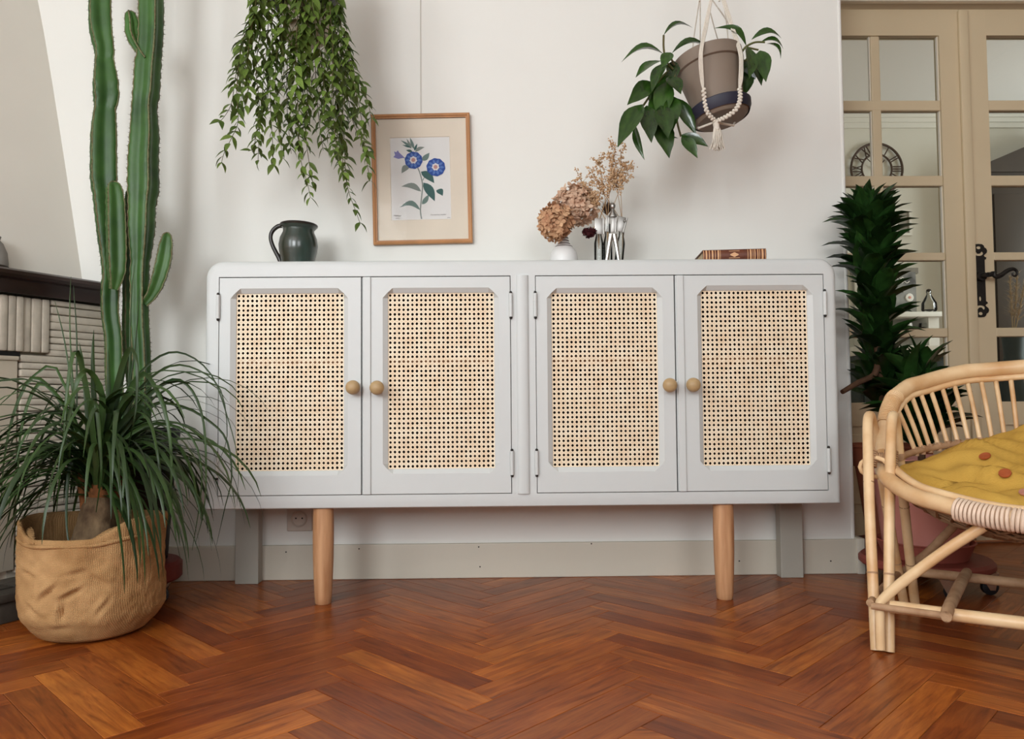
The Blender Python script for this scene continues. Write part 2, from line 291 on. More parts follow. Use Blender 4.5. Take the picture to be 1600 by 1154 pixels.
MT = dict(
    wall=mat('wall_paint', (0.785, 0.775, 0.725), 0.75, 0.2, var=0.03, vscale=1.5, bump=0.04, bscale=60),
    ceiling=mat('ceiling_paint', (0.82, 0.81, 0.78), 0.8, 0.2),
    dark_unseen=mat('darkened_unseen_wall', (0.30, 0.27, 0.23), 0.8, 0.2),  # unseen walls, colour darkened to cut bounced fill light
    hood=mat('hood_plaster', (0.78, 0.74, 0.66), 0.8, 0.2, var=0.05, vscale=3, bump=0.05, bscale=50),
    base=mat('baseboard_paint', (0.60, 0.555, 0.46), 0.5, 0.3, var=0.04, vscale=3),
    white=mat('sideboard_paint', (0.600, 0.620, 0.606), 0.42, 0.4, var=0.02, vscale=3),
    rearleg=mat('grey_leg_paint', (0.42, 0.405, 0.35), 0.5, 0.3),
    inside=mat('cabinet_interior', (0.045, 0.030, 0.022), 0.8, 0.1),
    cane=cane_mat(), plank=plank_mat(), burlap=burlap_mat(),
    slab=mat('floor_joint', (0.035, 0.012, 0.006), 0.8, 0.1),
    knob=mat('beech_knob', (188, 158, 114), 0.45, 0.4, var=0.22, vscale=18, stretch=(1, 1, 5)),
    oak=mat('oiled_oak', (206, 160, 118), 0.5, 0.35, col2=(168, 118, 80), vscale=9, stretch=(7, 7, 0.7)),
    frame=mat('oak_frame', (186, 132, 84), 0.45, 0.4, var=0.2, vscale=10, stretch=(3, 3, 1)),
    mount=mat('picture_mount', (240, 226, 206), 0.8, 0.1, var=0.05, vscale=12),
    paper=mat('print_paper', (236, 233, 228), 0.8, 0.1),
    glass=glass('picture_glass', (1.0, 1.0, 1.0), 0.10, 1.3),
    pane=glass('window_glass', (0.93, 0.95, 0.92), 0.45),
    clear=glass('clear_glass', (0.95, 0.96, 0.955), 0.6, 1.45),
    door=mat('door_paint', (0.68, 0.555, 0.365), 0.45, 0.35, var=0.04, vscale=4),
    bead=mat('trim_and_lit_edge', (0.80, 0.74, 0.62), 0.4, 0.4),  # pale trim paint; on the panes it paints in lit right edges
    iron=mat('black_iron', (0.028, 0.024, 0.021), 0.45, 0.5, metal=0.5, var=0.3, vscale=60),
    chrome=mat('chrome', (0.60, 0.58, 0.55), 0.26, 0.5, metal=1.0),
    steel=mat('brushed_steel', (0.40, 0.385, 0.36), 0.40, 0.5, metal=1.0, var=0.1, vscale=30),
    mantel=mat('mantel_wood', (0.030, 0.013, 0.010), 0.28, 0.5, col2=(0.016, 0.007, 0.006), vscale=7, stretch=(1, 1, 6)),
    rib=mat('ribbed_plaster', (0.60, 0.54, 0.44), 0.85, 0.15, var=0.25, vscale=25, bump=0.35, bscale=70, perobj=0.06),
    board=mat('cream_board', (0.66, 0.58, 0.46), 0.6, 0.3, var=0.05, vscale=6),
    stone=mat('hearth_stone', (0.07, 0.058, 0.045), 0.8, 0.2, var=0.4, vscale=20, bump=0.4, bscale=40, perobj=0.2),
    cactus=mat('cactus_skin', (0.056, 0.140, 0.030), 0.42, 0.35, col2=(0.018, 0.055, 0.013), vscale=10, bump=0.1, bscale=60),
    ridge=mat('cactus_ridge', (0.17, 0.20, 0.095), 0.7, 0.2, col2=(0.13, 0.10, 0.05), vscale=60),
    spine=mat('cactus_spines', (0.06, 0.035, 0.02), 0.6, 0.2),
    black=mat('black_plastic_and_gap', (0.012, 0.011, 0.011), 0.5, 0.3),
    rubber=mat('caster_rubber', (0.012, 0.013, 0.016), 0.45, 0.4),
    soil=mat('soil', (0.02, 0.013, 0.009), 0.95, 0.1, var=0.4, vscale=60, bump=0.6, bscale=120),
    redwood=mat('red_dolly', (0.20, 0.028, 0.018), 0.5, 0.3, var=0.25, vscale=10),
    dollywood=mat('pink_dolly', (0.26, 0.058, 0.040), 0.55, 0.3, var=0.3, vscale=8),
    palm=mat('palm_leaf', (0.048, 0.092, 0.022), 0.40, 0.4, col2=(0.014, 0.034, 0.009), vscale=4, perobj=0.4, trans=0.12),
    bark=mat('palm_bark', (0.24, 0.160, 0.088), 0.9, 0.15, col2=(0.055, 0.032, 0.018), vscale=34, bump=0.9, bscale=55, stretch=(1, 1, 0.6)),
    bark2=mat('palm_crown_bark', (0.26, 0.095, 0.032), 0.9, 0.15, col2=(0.07, 0.03, 0.012), vscale=30, bump=0.8, bscale=80),
    hoya=mat('trailing_leaf', (0.180, 0.255, 0.048), 0.45, 0.35, col2=(0.062, 0.118, 0.018), vscale=18, perobj=0.35, trans=0.2),
    vine=mat('vine_stem', (0.10, 0.13, 0.035), 0.6, 0.2, col2=(0.10, 0.06, 0.03), vscale=12),
    jade=mat('glossy_leaf', (0.034, 0.085, 0.012), 0.20, 0.6, col2=(0.012, 0.036, 0.006), vscale=4, perobj=0.35, trans=0.06),
    drac=mat('dracaena_leaf', (0.017, 0.055, 0.010), 0.34, 0.45, col2=(0.006, 0.020, 0.004), vscale=8, perobj=0.5, trans=0.06),
    cane_stem=mat('dracaena_cane', (0.11, 0.055, 0.03), 0.8, 0.2, var=0.4, vscale=40),
    taupe=mat('taupe_pot', (0.215, 0.165, 0.125), 0.6, 0.3, var=0.06, vscale=10),
    navy=mat('navy_saucer', (0.020, 0.019, 0.034), 0.5, 0.35),
    cord=mat('cotton_cord', (0.72, 0.655, 0.56), 0.9, 0.1, var=0.15, vscale=120, bump=0.5, bscale=300),
    jug=mat('green_glaze', (0.018, 0.050, 0.042), 0.30, 0.5, col2=(0.030, 0.022, 0.010), vscale=16, coat=0.5, stretch=(1, 1, 0.6)),
    jugdark=mat('dark_glaze', (0.015, 0.011, 0.008), 0.35, 0.5),
    ceramic=mat('white_ceramic', (0.74, 0.73, 0.71), 0.35, 0.4),
    stripe=mat('dark_stripe', (0.06, 0.025, 0.020), 0.5, 0.3),
    hyd1=mat('dried_petals_beige', (0.74, 0.56, 0.41), 0.85, 0.15, col2=(0.56, 0.34, 0.23), vscale=35, trans=0.15),
    hyd2=mat('dried_petals_tan', (0.70, 0.46, 0.27), 0.85, 0.15, col2=(0.46, 0.23, 0.13), vscale=35, trans=0.15),
    straw=mat('dried_stem', (0.38, 0.235, 0.115), 0.85, 0.15),
    fluff=mat('dried_blossom', (0.72, 0.52, 0.33), 0.9, 0.1, col2=(0.52, 0.32, 0.17), vscale=60),
    wine=mat('dark_red_petals', (0.055, 0.008, 0.010), 0.8, 0.2, var=0.4, vscale=80),
    leather=mat('brown_leather', (0.155, 0.045, 0.018), 0.45, 0.4, col2=(0.075, 0.020, 0.009), vscale=30),
    gilt=mat('gilt_tooling', (0.62, 0.33, 0.15), 0.4, 0.5),
    pages=mat('book_pages', (0.55, 0.43, 0.28), 0.9, 0.1),
    cream=mat('cream_pot', (0.50, 0.43, 0.335), 0.6, 0.3),
    dark=mat('dark_saucer', (0.05, 0.042, 0.042), 0.5, 0.3),
    socket=mat('socket_plastic', (0.56, 0.49, 0.42), 0.4, 0.4),
    rattan=mat('rattan_pole', (230, 198, 154), 0.36, 0.45, col2=(206, 160, 110), vscale=12, stretch=(1, 1, 1), fac_ramp=(0.35, 0.6)),
    rattan2=mat('weathered_rattan', (190, 156, 122), 0.6, 0.3, col2=(146, 108, 76), vscale=25),
    wrap=mat('rattan_wrap', (232, 206, 182), 0.5, 0.35, var=0.15, vscale=60),
    weave=mat('woven_seat', (150, 118, 88), 0.65, 0.25, var=0.35, vscale=50),
    mustard=mat('mustard_linen', (0.60, 0.365, 0.075), 0.85, 0.15, col2=(0.50, 0.285, 0.050), vscale=6, bump=0.25, bscale=260),
    button=mat('orange_button', (0.40, 0.085, 0.022), 0.4, 0.4, var=0.2, vscale=60),
    button2=mat('pink_button', (0.46, 0.20, 0.15), 0.4, 0.4),
    terracotta=mat('terracotta', (0.36, 0.105, 0.055), 0.75, 0.2, var=0.15, vscale=12),
    pink=mat('pink_pot', (0.72, 0.31, 0.255), 0.6, 0.3, var=0.06, vscale=8),
    saucer=mat('terracotta_saucer', (0.33, 0.085, 0.060), 0.7, 0.25),
    farwall=mat('next_room_wall', (0.72, 0.70, 0.63), 0.8, 0.1),
    farwhite=mat('next_room_white', (0.76, 0.74, 0.68), 0.6, 0.2),
    rust=mat('clock_iron', (0.075, 0.045, 0.030), 0.6, 0.3),
    greyprint=mat('grey_print', (0.33, 0.31, 0.27), 0.7, 0.2, var=0.3, vscale=8),
    slate=mat('slate_poster', (0.085, 0.085, 0.085), 0.6, 0.2, col2=(0.30, 0.30, 0.29), vscale=6, fac_ramp=(0.45, 0.62)),
    walnut=mat('dark_walnut', (0.040, 0.027, 0.018), 0.5, 0.3, var=0.3, vscale=6),
    teal=mat('dark_teal', (0.020, 0.035, 0.036), 0.6, 0.3),
    pampas=mat('pampas', (0.34, 0.26, 0.17), 0.9, 0.1),
)
# flat print inks
for nm, c in dict(ink_blue=(62, 88, 158), ink_blue2=(98, 128, 190), ink_lilac=(140, 138, 190), ink_white=(228, 222, 220), ink_pink=(196, 148, 140), ink_green=(78, 108, 104), ink_green2=(120, 140, 132), ink_grey=(142, 150, 142), ink_text=(120, 110, 104), ink_line=(150, 140, 128)).items():
    MT[nm] = mat(nm, c, 0.8, 0.1)
#%%SCENE
# ================================================================== ROOM
YW = 2.315                      # face of the wall behind the sideboard
XC = 1.0746                     # where that wall ends, right of the sideboard
YD = 2.77                       # plane of the glazed doors
ZC = 2.5
# ---- floor: a slab carrying herringbone planks
floor = struct('floor', MB().box(-2.6, 4.8, -1.95, 5.4, -0.10, -0.012), MT['slab'])
PL, PWD, GAP = 0.404, 0.0640, 0.0007
pm = MB().box(-PL/2+GAP/2, PL/2-GAP/2, -PWD/2+GAP/2, PWD/2-GAP/2, -0.012, 0.0, b=0.0)
# a plank with a tiny chamfer round its top
def plank_mesh(name):
    a, b, c = PL/2-GAP/2, PWD/2-GAP/2, 0.0009
    lo = [(-a, -b, -0.012), (a, -b, -0.012), (a, b, -0.012), (-a, b, -0.012)]
    mid = [(x, y, -0.0006) for x, y, z in lo]
    top = [(x-math.copysign(c, x), y-math.copysign(c, y), 0.0) for x, y, z in lo]
    mb = MB(); mb.bridge(lo, mid); mb.bridge(mid, top); mb.add(top, [(0, 1, 2, 3)])
    return mb.mesh(name, MT['plank'], False)
pme = plank_mesh('parquet_plank')
X0, Y0P = -0.305, 1.03           # a ridge of the zigzag
s2 = sqrt(0.5); far = MB(); near = []
for k in range(-70, 90):
    for j in range(-9, 11):
        for typ in (0, 1):
            ox = k*PWD + j*PL; oy = k*PWD - j*PL
            if typ == 0: cx, cy, ang = ox+PL/2, oy+PWD/2, 0
            else: cx, cy, ang = ox+PL+PWD/2, oy+PWD-PL/2, 90
            # turn the pattern so that its staircase runs along +Y
            X = (cx-cy)*s2 + X0 - PL*s2 + 0.002; Y = (cx+cy)*s2 + Y0P - 0.2
            if not (-2.5 < X < 4.6 and -1.7 < Y < 5.2): continue
            mw = M.Translation((X, Y, 0)) @ M.Rotation(R(ang+45), 4, 'Z')
            if Y > 1.12 and Y < 2.60 and abs(X) < 0.70*Y+0.18:
                near.append((Y, mw))
            else:
                a, b = PL/2-GAP/2, PWD/2-GAP/2
                far.add([(-a, -b, 0), (a, -b, 0), (a, b, 0), (-a, b, 0), (-a, -b, -0.012), (a, -b, -0.012), (a, b, -0.012), (-a, b, -0.012)],
                        [(0, 1, 2, 3), (0, 4, 5, 1), (1, 5, 6, 2), (2, 6, 7, 3), (3, 7, 4, 0)], mw)
near.sort(key=lambda t: t[0])
for i, (y, mw) in enumerate(near[:299]): link('parquet_plank', pme, floor, mw)
for y, mw in near[299:]:
    a, b = PL/2-GAP/2, PWD/2-GAP/2
    far.add([(-a, -b, 0), (a, -b, 0), (a, b, 0), (-a, b, 0)], [(0, 1, 2, 3)], mw)
link('parquet_field', far.mesh('parquet_field', MT['plank'], False), floor, None, 'stuff')

# ---- walls
wb = struct('wall_back', MB().box(-2.3, XC, YW, YW+0.15, 0, ZC), MT['wall'])
# rounded plaster bead running up the free end of the wall
obj('corner_bead', MB().tube([(XC-0.004, YW+0.004, 0.105), (XC-0.004, YW+0.004, ZC)], 0.007, 10), MT['wall'], wb)
struct('wall_passage', MB().box(0.80, 0.93, YW+0.15, YD+0.06, 0, ZC), MT['wall'])
struct('wall_left', MB().box(-2.45, -2.30, -1.95, -1.20, 0, ZC).box(-2.45, -2.30, 0.10, YW+0.15, 0, ZC).box(-2.45, -2.30, -1.20, 0.10, 0, 0.90).box(-2.45, -2.30, -1.20, 0.10, 2.25, ZC), MT['wall'])
wf = MB()
xs = [-2.45, -1.95, -0.75, 0.15, 1.35, 3.05]
for a, b in ((0, 1), (2, 3), (4, 5)): wf.box(xs[a], xs[b], -1.95, -1.80, 0, ZC)
for a, b in ((1, 2), (3, 4)): wf.box(xs[a], xs[b], -1.95, -1.80, 0, 0.90).box(xs[a], xs[b], -1.95, -1.80, 2.26, ZC)
struct('wall_front', wf, MT['dark_unseen'])
struct('wall_right', MB().box(2.9, 3.05, -1.80, YD-0.05, 0, ZC), MT['dark_unseen'])
struct('ceiling', MB().box(-2.45, 4.8, -1.95, 5.4, ZC, ZC+0.1), MT['ceiling'])
# wall that holds the doors: a head above and a piece on the right
ztop = at(1420, 17, YD).z
DX0, DX1 = 0.97, 2.36
struct('wall_doorway', MB().box(0.93, 4.75, YD-0.05, YD+0.06, ztop+0.020, ZC).box(DX1, 4.75, YD-0.05, YD+0.06, 0, ztop+0.020), MT['door'])
struct('trim_1', MB().box(0.93, DX1, YD-0.075, YD-0.051, ztop-0.001, ztop+0.022, b=0.004), MT['bead'])
# next room
struct('wall_next_left', MB().box(0.75, 0.90, YD+0.06, 5.3, 0, ZC), MT['farwall'])
struct('wall_next_right', MB().box(4.60, 4.75, YD+0.06, 3.3, 0, ZC).box(4.60, 4.75, 4.7, 5.3, 0, ZC).box(4.60, 4.75, 3.3, 4.7, 0, 0.75).box(4.60, 4.75, 3.3, 4.7, 2.25, ZC), MT['farwall'])
struct('wall_far', MB().box(0.75, 4.75, 5.2, 5.3, 0, ZC), MT['farwall'])
cz = at(1420, 178, 5.15).z
cn = MB()
for i, (d, h0, h1) in enumerate(((0.05, -0.02, 0.02), (0.035, -0.05, -0.02), (0.02, -0.085, -0.05))): cn.box(0.90, 4.60, 5.2-d, 5.2, cz+h0, cz+h1)
struct('trim_2', cn, MT['farwhite'])

# ---- baseboard along the back wall and round its free end
bzt = at(820, 846.5, YW).z
bb = struct('baseboard_back', MB().box(-1.18, XC+0.008, YW-0.014, YW-0.0005, 0, bzt, b=0.003), MT['base'])
obj('end_block', MB().box(XC-0.002, XC+0.022, YW-0.022, YW+0.10, 0, bzt+0.004, b=0.003), MT['base'], bb)
for px, py in ((447, 862), (561, 857), (748, 854), (750, 885), (924, 849), (1155, 876), (1298, 876)):
    p = at(px, py, YW-0.014)
    obj('nail_head', MB().lathe([(0.0022, 0), (0.0022, 0.0012), (0.0004, 0.0018)], (0, 0, 0), 8, M.Translation(p) @ M.Rotation(R(90), 4, 'X')), MT['iron'], bb)

# ---- glazed double door
def leaf(name, xa, xb, cols, rows, hinge_side):
    """xa, xb: outer edges; cols, rows: pane openings in world x and z"""
    y0, y1 = YD-0.018, YD+0.018
    zt, zb = ztop-0.004, 0.012
    root = struct(name, MB().box(xa, cols[0][0], y0, y1, zb, zt), MT['door'])
    P = lambda n, m, mt='door': obj(n, m, MT[mt], root, sm=False)
    P('stile', MB().box(cols[-1][1], xb, y0, y1, zb, zt))
    for (a, b), (c, d) in zip(cols[:-1], cols[1:]): P('muntin', MB().box(b, c, y0+0.004, y1-0.004, rows[-1][0], rows[0][1], b=0.004))
    L_, R_ = cols[0][0], cols[-1][1]
    P('top_rail', MB().box(L_, R_, y0, y1, rows[0][1], zt))
    for r1, r2 in zip(rows[:-1], rows[1:]): P('muntin', MB().box(L_, R_, y0+0.003, y1-0.003, r2[1], r1[0], b=0.004))
    zl = rows[-1][0]; zr = zl-0.085
    P('middle_rail', MB().box(L_, R_, y0, y1, zr, zl)); P('bottom_rail', MB().box(L_, R_, y0, y1, zb, 0.115))
    P('panel', MB().box(L_, R_, y0+0.010, y1-0.010, 0.115, zr).box(L_+0.03, R_-0.03, y0+0.003, y1-0.003, 0.145, zr-0.03, b=0.003))
    for (a, b) in cols:
        for (c, d) in rows:
            g = 0.012; yg = YD+0.006
            o = [(a, yg, c), (b, yg, c), (b, yg, d), (a, yg, d)]; i_ = [(a+g, yg-0.003, c+g), (b-g, yg-0.003, c+g), (b-g, yg-0.003, d-g), (a+g, yg-0.003, d-g)]
            k = [(x, yg+0.003, z) for x, y, z in o]
            m = MB(); m.bridge(o, i_); m.add(i_, [(0, 1, 2, 3)]); m.bridge(o, k); m.add(k, [(3, 2, 1, 0)])
            P('pane', m, 'pane')
            t = 0.0035
            P('lit_edge_bead', MB().box(b-t, b, yg-0.014, yg-0.003, c, d), 'bead')  # pale strip on right edges only, painting in the lit reveal
    return root
zy = lambda y: at(1450, y, YD).z
rows = [(zy(159), zy(59)), (zy(276), zy(175)), (zy(395.5), zy(292)), (zy(513), zy(408)), (zy(628), zy(527))]
xl = lambda x: at(x, 300, YD).x
c2a, c2b = xl(1378), xl(1470.5); wpane = c2b-c2a; c1b = xl(1363.5); c1a = c1b-wpane
xj = xl(1512)
leaf('door_1', 0.975, xj-0.022, [(c1a, c1b), (c2a, c2b)], rows, 'l')
c3a = xl(1544.5)
d2 = leaf('door_2', xj-0.020, c3a+2*wpane+0.04+0.075, [(c3a, c3a+wpane), (c3a+wpane+0.036, c3a+2*wpane+0.036)], rows, 'r')
obj('astragal', MB().box(xj-0.031, xj+0.004, YD-0.032, YD-0.0185, 0.012, ztop-0.012, b=0.004), MT['door'], d2)
# iron lever handle on its long ornamental plate
yp = YD-0.022
hx, hz = at(1531, 440, yp).x, at(1531, 438, yp).z
hs_ = 2.75/1185
hp = MB()
def plate_pts(sgn):
    half = [(9, -33), (11, -34), (12, -36.5), (9, -38), (8, -40), (10, -42), (12.5, -44), (13.5, -47.5), (12, -51), (9, -53), (8.5, -55.5), (5.5, -58), (0, -58.5)]
    return half
half = plate_pts(1)
right = [(x, -z) for x, z in half[::-1]][0:]         # top, from centre outwards
out = [(x, z) for x, z in right] + [(x, z) for x, z in half]
loop = out + [(-x, z) for x, z in out[::-1]]
loop = [p for i, p in enumerate(loop) if p != loop[i-1]]
outer = [(hx+x*hs_, yp, hz+z*hs_) for x, z in loop]
def hole(cx, cz, rx, rz, notch, sg): 
    pts = []
    for k in range(14):
        a = 2*pi*k/14; z = sin(a)*rz
        if notch and sg*sin(a) > 0.1 and abs(cos(a)) < 0.62: z = -sg*rz*0.15
        pts.append((hx+(cx+cos(a)*rx)*hs_, yp, hz+(cz+z)*hs_))
    return pts
holes = [hole(0, 43.5, 7.5, 4.2, True, 1), hole(0, 52.5, 3.6, 2.6, False, 1), hole(0, -43.5, 7.5, 4.2, True, -1), hole(0, -52.5, 3.6, 2.6, False, 1)]
holes.append([(hx+2*cos(2*pi*k/8)*hs_, yp, hz+(-29+4.2*sin(2*pi*k/8))*hs_) for k in range(8)])
hp.fill([outer]+holes)
for lp in [outer]+holes: hp.bridge(lp, [(x, y+0.0035, z) for x, y, z in lp])
plate = obj('handle_plate', hp, MT['iron'], d2, sm=False)
zl_ = hz+6.0*hs_
lv = MB()
lv.tube([(hx, yp+0.001, zl_), (hx, yp-0.018, zl_)], 0.017, 14).tube([(hx, yp-0.018, zl_), (hx, yp-0.045, zl_)], 0.0085, 10)
lp = [(0, 0), (6, 0.5), (9, 3), (11, -1.5), (15, -3), (22, -0.5), (29, 4.5), (36, 8), (42, 8.5), (46, 5.5), (46.5, 0.5), (43, -2.5), (39.5, -0.5), (39.5, 3)]
lv.tube([(hx+x*hs_, yp-0.045, zl_+z*hs_) for x, z in lp], [0.009, 0.0085, 0.007, 0.008, 0.0088, 0.0085, 0.008, 0.0072, 0.006, 0.005, 0.0042, 0.0036, 0.003, 0.0025], 8, sub=3)
obj('lever', lv, MT['iron'], d2)

# ================================================================== SIDEBOARD
YF = 2.0; YB = 2.30
xf = lambda px, py=600: at(px, py, YF).x
zf = lambda px, py: at(px, py, YF).z
ZB = 0.2519; ZT = at(815, 407, YF+0.02).z
XL, XR = at(318.5, 600, YF).x, at(1312, 600, YF).x
sb = thing('sideboard', 'long white painted sideboard with four woven cane doors and round wooden knobs', 'sideboard', ((XL+XR)/2, (YF+YB)/2, 0))
def rr(ins, y, n=10, rt=0.045, rb=0.003):
    pts = []
    a0, a1, b0, b1 = XL+ins, XR-ins, ZB+ins*0.3, ZT-ins
    for (cx, cz, r, s) in ((a1-rb, b0+rb, rb, -90), (a1-rt, b1-rt, rt, 0), (a0+rt, b1-rt, rt, 90), (a0+rb, b0+rb, rb, 180)):
        for k in range(n+1):
            a = R(s+90*k/n); pts.append((cx+r*cos(a), y, cz+r*sin(a)))
    return pts
FR = 0.016
zdt, zdb = 0.8625, 0.2872                                        # the openings that hold the doors
o1 = (xf(340.6), xf(799.0)); o2 = (xf(837.4), xf(1291.0))
body = MB()
prev = rr(FR, YF)
front = prev
for k in range(1, 7):
    a = R(90*k/6); cur = rr(FR*(1-sin(a)), YF+FR*(1-cos(a))); body.bridge(prev, cur); prev = cur
cur = rr(0, YB); body.bridge(prev, cur); body.fill([cur])
hole = lambda a, b, y: [(a, y, zdb), (b, y, zdb), (b, y, zdt), (a, y, zdt)]
body.fill([front, hole(*o1, YF), hole(*o2, YF)])
for o_ in (o1, o2): body.bridge(hole(*o_, YF), hole(*o_, YF+0.024))
body_o = obj('body', body, MT['white'], sb, ang=35)
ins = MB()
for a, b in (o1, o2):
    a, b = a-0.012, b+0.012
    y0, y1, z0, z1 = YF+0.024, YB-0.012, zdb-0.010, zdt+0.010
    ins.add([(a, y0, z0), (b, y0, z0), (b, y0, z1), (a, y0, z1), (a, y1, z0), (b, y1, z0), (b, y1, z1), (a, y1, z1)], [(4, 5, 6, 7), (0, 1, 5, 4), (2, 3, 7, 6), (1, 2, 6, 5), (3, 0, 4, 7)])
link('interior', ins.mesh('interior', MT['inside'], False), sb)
for a, b in (o1, o2): obj('shelf', MB().box(a, b, YF+0.04, YB-0.02, zf(800, 566), zf(800, 556)), MT['oak'], sb, sm=False)
# centre post: a half-round bead with a groove on each side
xa, xb = xf(806.5), xf(827.5)
pts = [(xa, YF+0.001), (xa, YF-0.0005)]
for k in range(9):
    a = R(180-180*k/8); pts.append(((xa+xb)/2+(xb-xa)/2*0.92*cos(a), YF-0.001-0.0065*sin(a)))
pts += [(xb, YF-0.0005), (xb, YF+0.001)]
cb = MB(); lo = [(x, y, zdb) for x, y in pts]; hi = [(x, y, zdt) for x, y in pts]; cb.bridge(lo, hi, False); cb.add(lo, [tuple(range(len(lo)))]); cb.add(hi, [tuple(range(len(hi)))[::-1]])
obj('centre_bead', cb, MT['white'], sb)

# doors: outer edges, cane opening (pixel measures turned into the door plane)
NC, NR = 24, 37
def cane_sheet():
    mb = MB(); q = 8
    rj = random.Random(3)
    for i in range(NC):
        for j in range(NR):
            cx, cz = i+0.5, j+0.5; r = 0.305*rj.uniform(0.92, 1.06)
            dx, dz = rj.uniform(-0.02, 0.02), rj.uniform(-0.02, 0.02)
            ou = [(i+1, 0, cz), (i+1, 0, j+1), (cx, 0, j+1), (i, 0, j+1), (i, 0, cz), (i, 0, j), (cx, 0, j), (i+1, 0, j)]
            inn = [(cx+dx+r*cos(pi*k/4), 0, cz+dz+r*sin(pi*k/4)) for k in range(8)]
            bk = [(x, 0.0012, z) for x, y, z in inn]
            mb.bridge(ou, inn); mb.bridge(inn, bk)
    return mb.mesh('cane_panel', MT['cane'], False)
cane_me = cane_sheet()
def door(xa, xb, za, zb, cane, knob, hinge_x, strip):
    d = 0.0016
    xa, xb, za, zb = xa+d, xb-d, za+d, zb-d*1.4
    T = 0.020; e = 0.0012
    rect = lambda i, y: [(xa+i, y, za+i), (xb-i, y, za+i), (xb-i, y, zb-i), (xa+i, y, zb-i)]
    ca, cb_, cc, cdz = cane
    ch, run = 0.0125, 0.014
    def loop12(off, y):
        P = []
        for (x, z, ax, az) in ((ca, cc, 0, -1), (cb_, cc, 1, 0), (cb_, cdz, 0, 1), (ca, cdz, -1, 0)):
            sx = 1 if x == ca else -1; sz = 1 if z == cc else -1
            # order: before the corner along the incoming side, corner, after it
            inc = (x+0*sx, z) 
            if ax == 0 and az == -1: seq = [((x-off, z+run*sz)), (x, z), (x+run*sx, z-off)]
            elif ax == 1: seq = [(x+run*sx, z-off), (x, z), (x+off, z+run*sz)]
            elif az == 1: seq = [(x+off, z+run*sz), (x, z), (x+run*sx, z+off)]
            else: seq = [(x+run*sx, z+off), (x, z), (x-off, z+run*sz)]
            P += [(px, y, pz) for px, pz in seq]
        return P
    m = MB()
    fr = rect(e, YF); m.bridge(fr, rect(0, YF+e)); m.bridge(rect(0, YF+e), rect(0, YF+T))
    lf = loop12(ch, YF); lm = loop12(0.0, YF+0.010); lb = loop12(0.0, YF+T)
    m.fill([fr, lf]); m.bridge(lf, lm); m.bridge(lm, lb); m.fill([rect(0, YF+T), lb])
    do = obj('door', m, MT['white'], sb, ang=25)
    pc = link('cane_panel', cane_me, do, M.Translation((ca, YF+0.0125, cc)) @ M.Diagonal(((cb_-ca)/NC, 1, (cdz-cc)/NR, 1)), 'stuff')
    kx, kz = knob
    obj('knob', MB().lathe([(0.0075, 0), (0.0075, 0.008), (0.012, 0.012), (0.0165, 0.018), (0.0188, 0.026), (0.0180, 0.034), (0.0145, 0.0405), (0.008, 0.0445), (0.0, 0.0455)], (0, 0, 0), 24, M.Translation((kx, YF, kz)) @ M.Rotation(R(90), 4, 'X')), MT['knob'], do)
    for zc in (zb-0.077, za+0.079):
        h = obj('hinge', MB().tube([(hinge_x, YF-0.0045, zc-0.031), (hinge_x, YF-0.0045, zc+0.031)], 0.0052, 10).tube([(hinge_x, YF-0.0045, zc-0.010), (hinge_x, YF-0.0045, zc-0.009)], 0.0058, 10).tube([(hinge_x, YF-0.0045, zc+0.009), (hinge_x, YF-0.0045, zc+0.010)], 0.0058, 10), MT['white'], do)
        for dz in (0.0335, -0.0335): link('pin_end', MB().ball((hinge_x, YF-0.0045, zc+dz), 0.0040, 8, 6).mesh('pin_end', MT['iron']), do)
    if strip:
        x0, x1 = strip
        obj('cover_strip', MB().box(x0, x1, YF-0.0045, YF, za, zb, b=0.0016), MT['white'], do, sm=False)
    return do
K = lambda px, py: (at(px, py, YF-0.025).x, at(px, py, YF-0.025).z)
x1a, x1b, x2a, x2b = o1[0], xf(565), xf(565), o1[1]
x3a, x3b, x4a, x4b = o2[0], xf(1056.5), xf(1056.5), o2[1]
cz_ = lambda pxa, pxb, pt, pb: (at(pxa, 590, YF+0.012).x, at(pxb, 590, YF+0.012).x, at((pxa+pxb)/2, pb, YF+0.012).z, at((pxa+pxb)/2, pt, YF+0.012).z)
door(x1a, x1b, zdb, zdt, cz_(369, 537.5, 458.5, 735), K(551.5, 605), x1a, None)
door(x2a, x2b, zdb, zdt, cz_(606.5, 772.5, 457.5, 731.5), K(589, 605.5), x2b, (xf(567.5), xf(579.5)))
door(x3a, x3b, zdb, zdt, cz_(862.5, 1028, 457.5, 728.5), K(1046.5, 601.5), x3a, None)
door(x4a, x4b, zdb, zdt, cz_(1097, 1263, 453.5, 726.5), K(1083, 601), x4b, (xf(1059), xf(1070)))
# turned oak legs in front, painted square posts behind
legp = [(0.0, 0), (0.0195, 0), (0.0212, 0.002), (0.0225, 0.02), (0.0250, 0.07), (0.0268, 0.12), (0.0275, 0.17), (0.0272, 0.215), (0.0262, ZB-0.0005), (0, ZB-0.0005)]
for x in (-0.4731, 0.5933): obj('leg', MB().lathe(legp, (x, 2.036, 0), 28), MT['oak'], sb)
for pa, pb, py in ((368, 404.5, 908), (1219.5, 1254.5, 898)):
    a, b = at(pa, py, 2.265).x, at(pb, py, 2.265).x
    obj('leg', MB().box(a, b, 2.258, 2.297, 0, ZB-0.0005, b=0.002), MT['rearleg'], sb, sm=False, label='grey painted square rear leg')
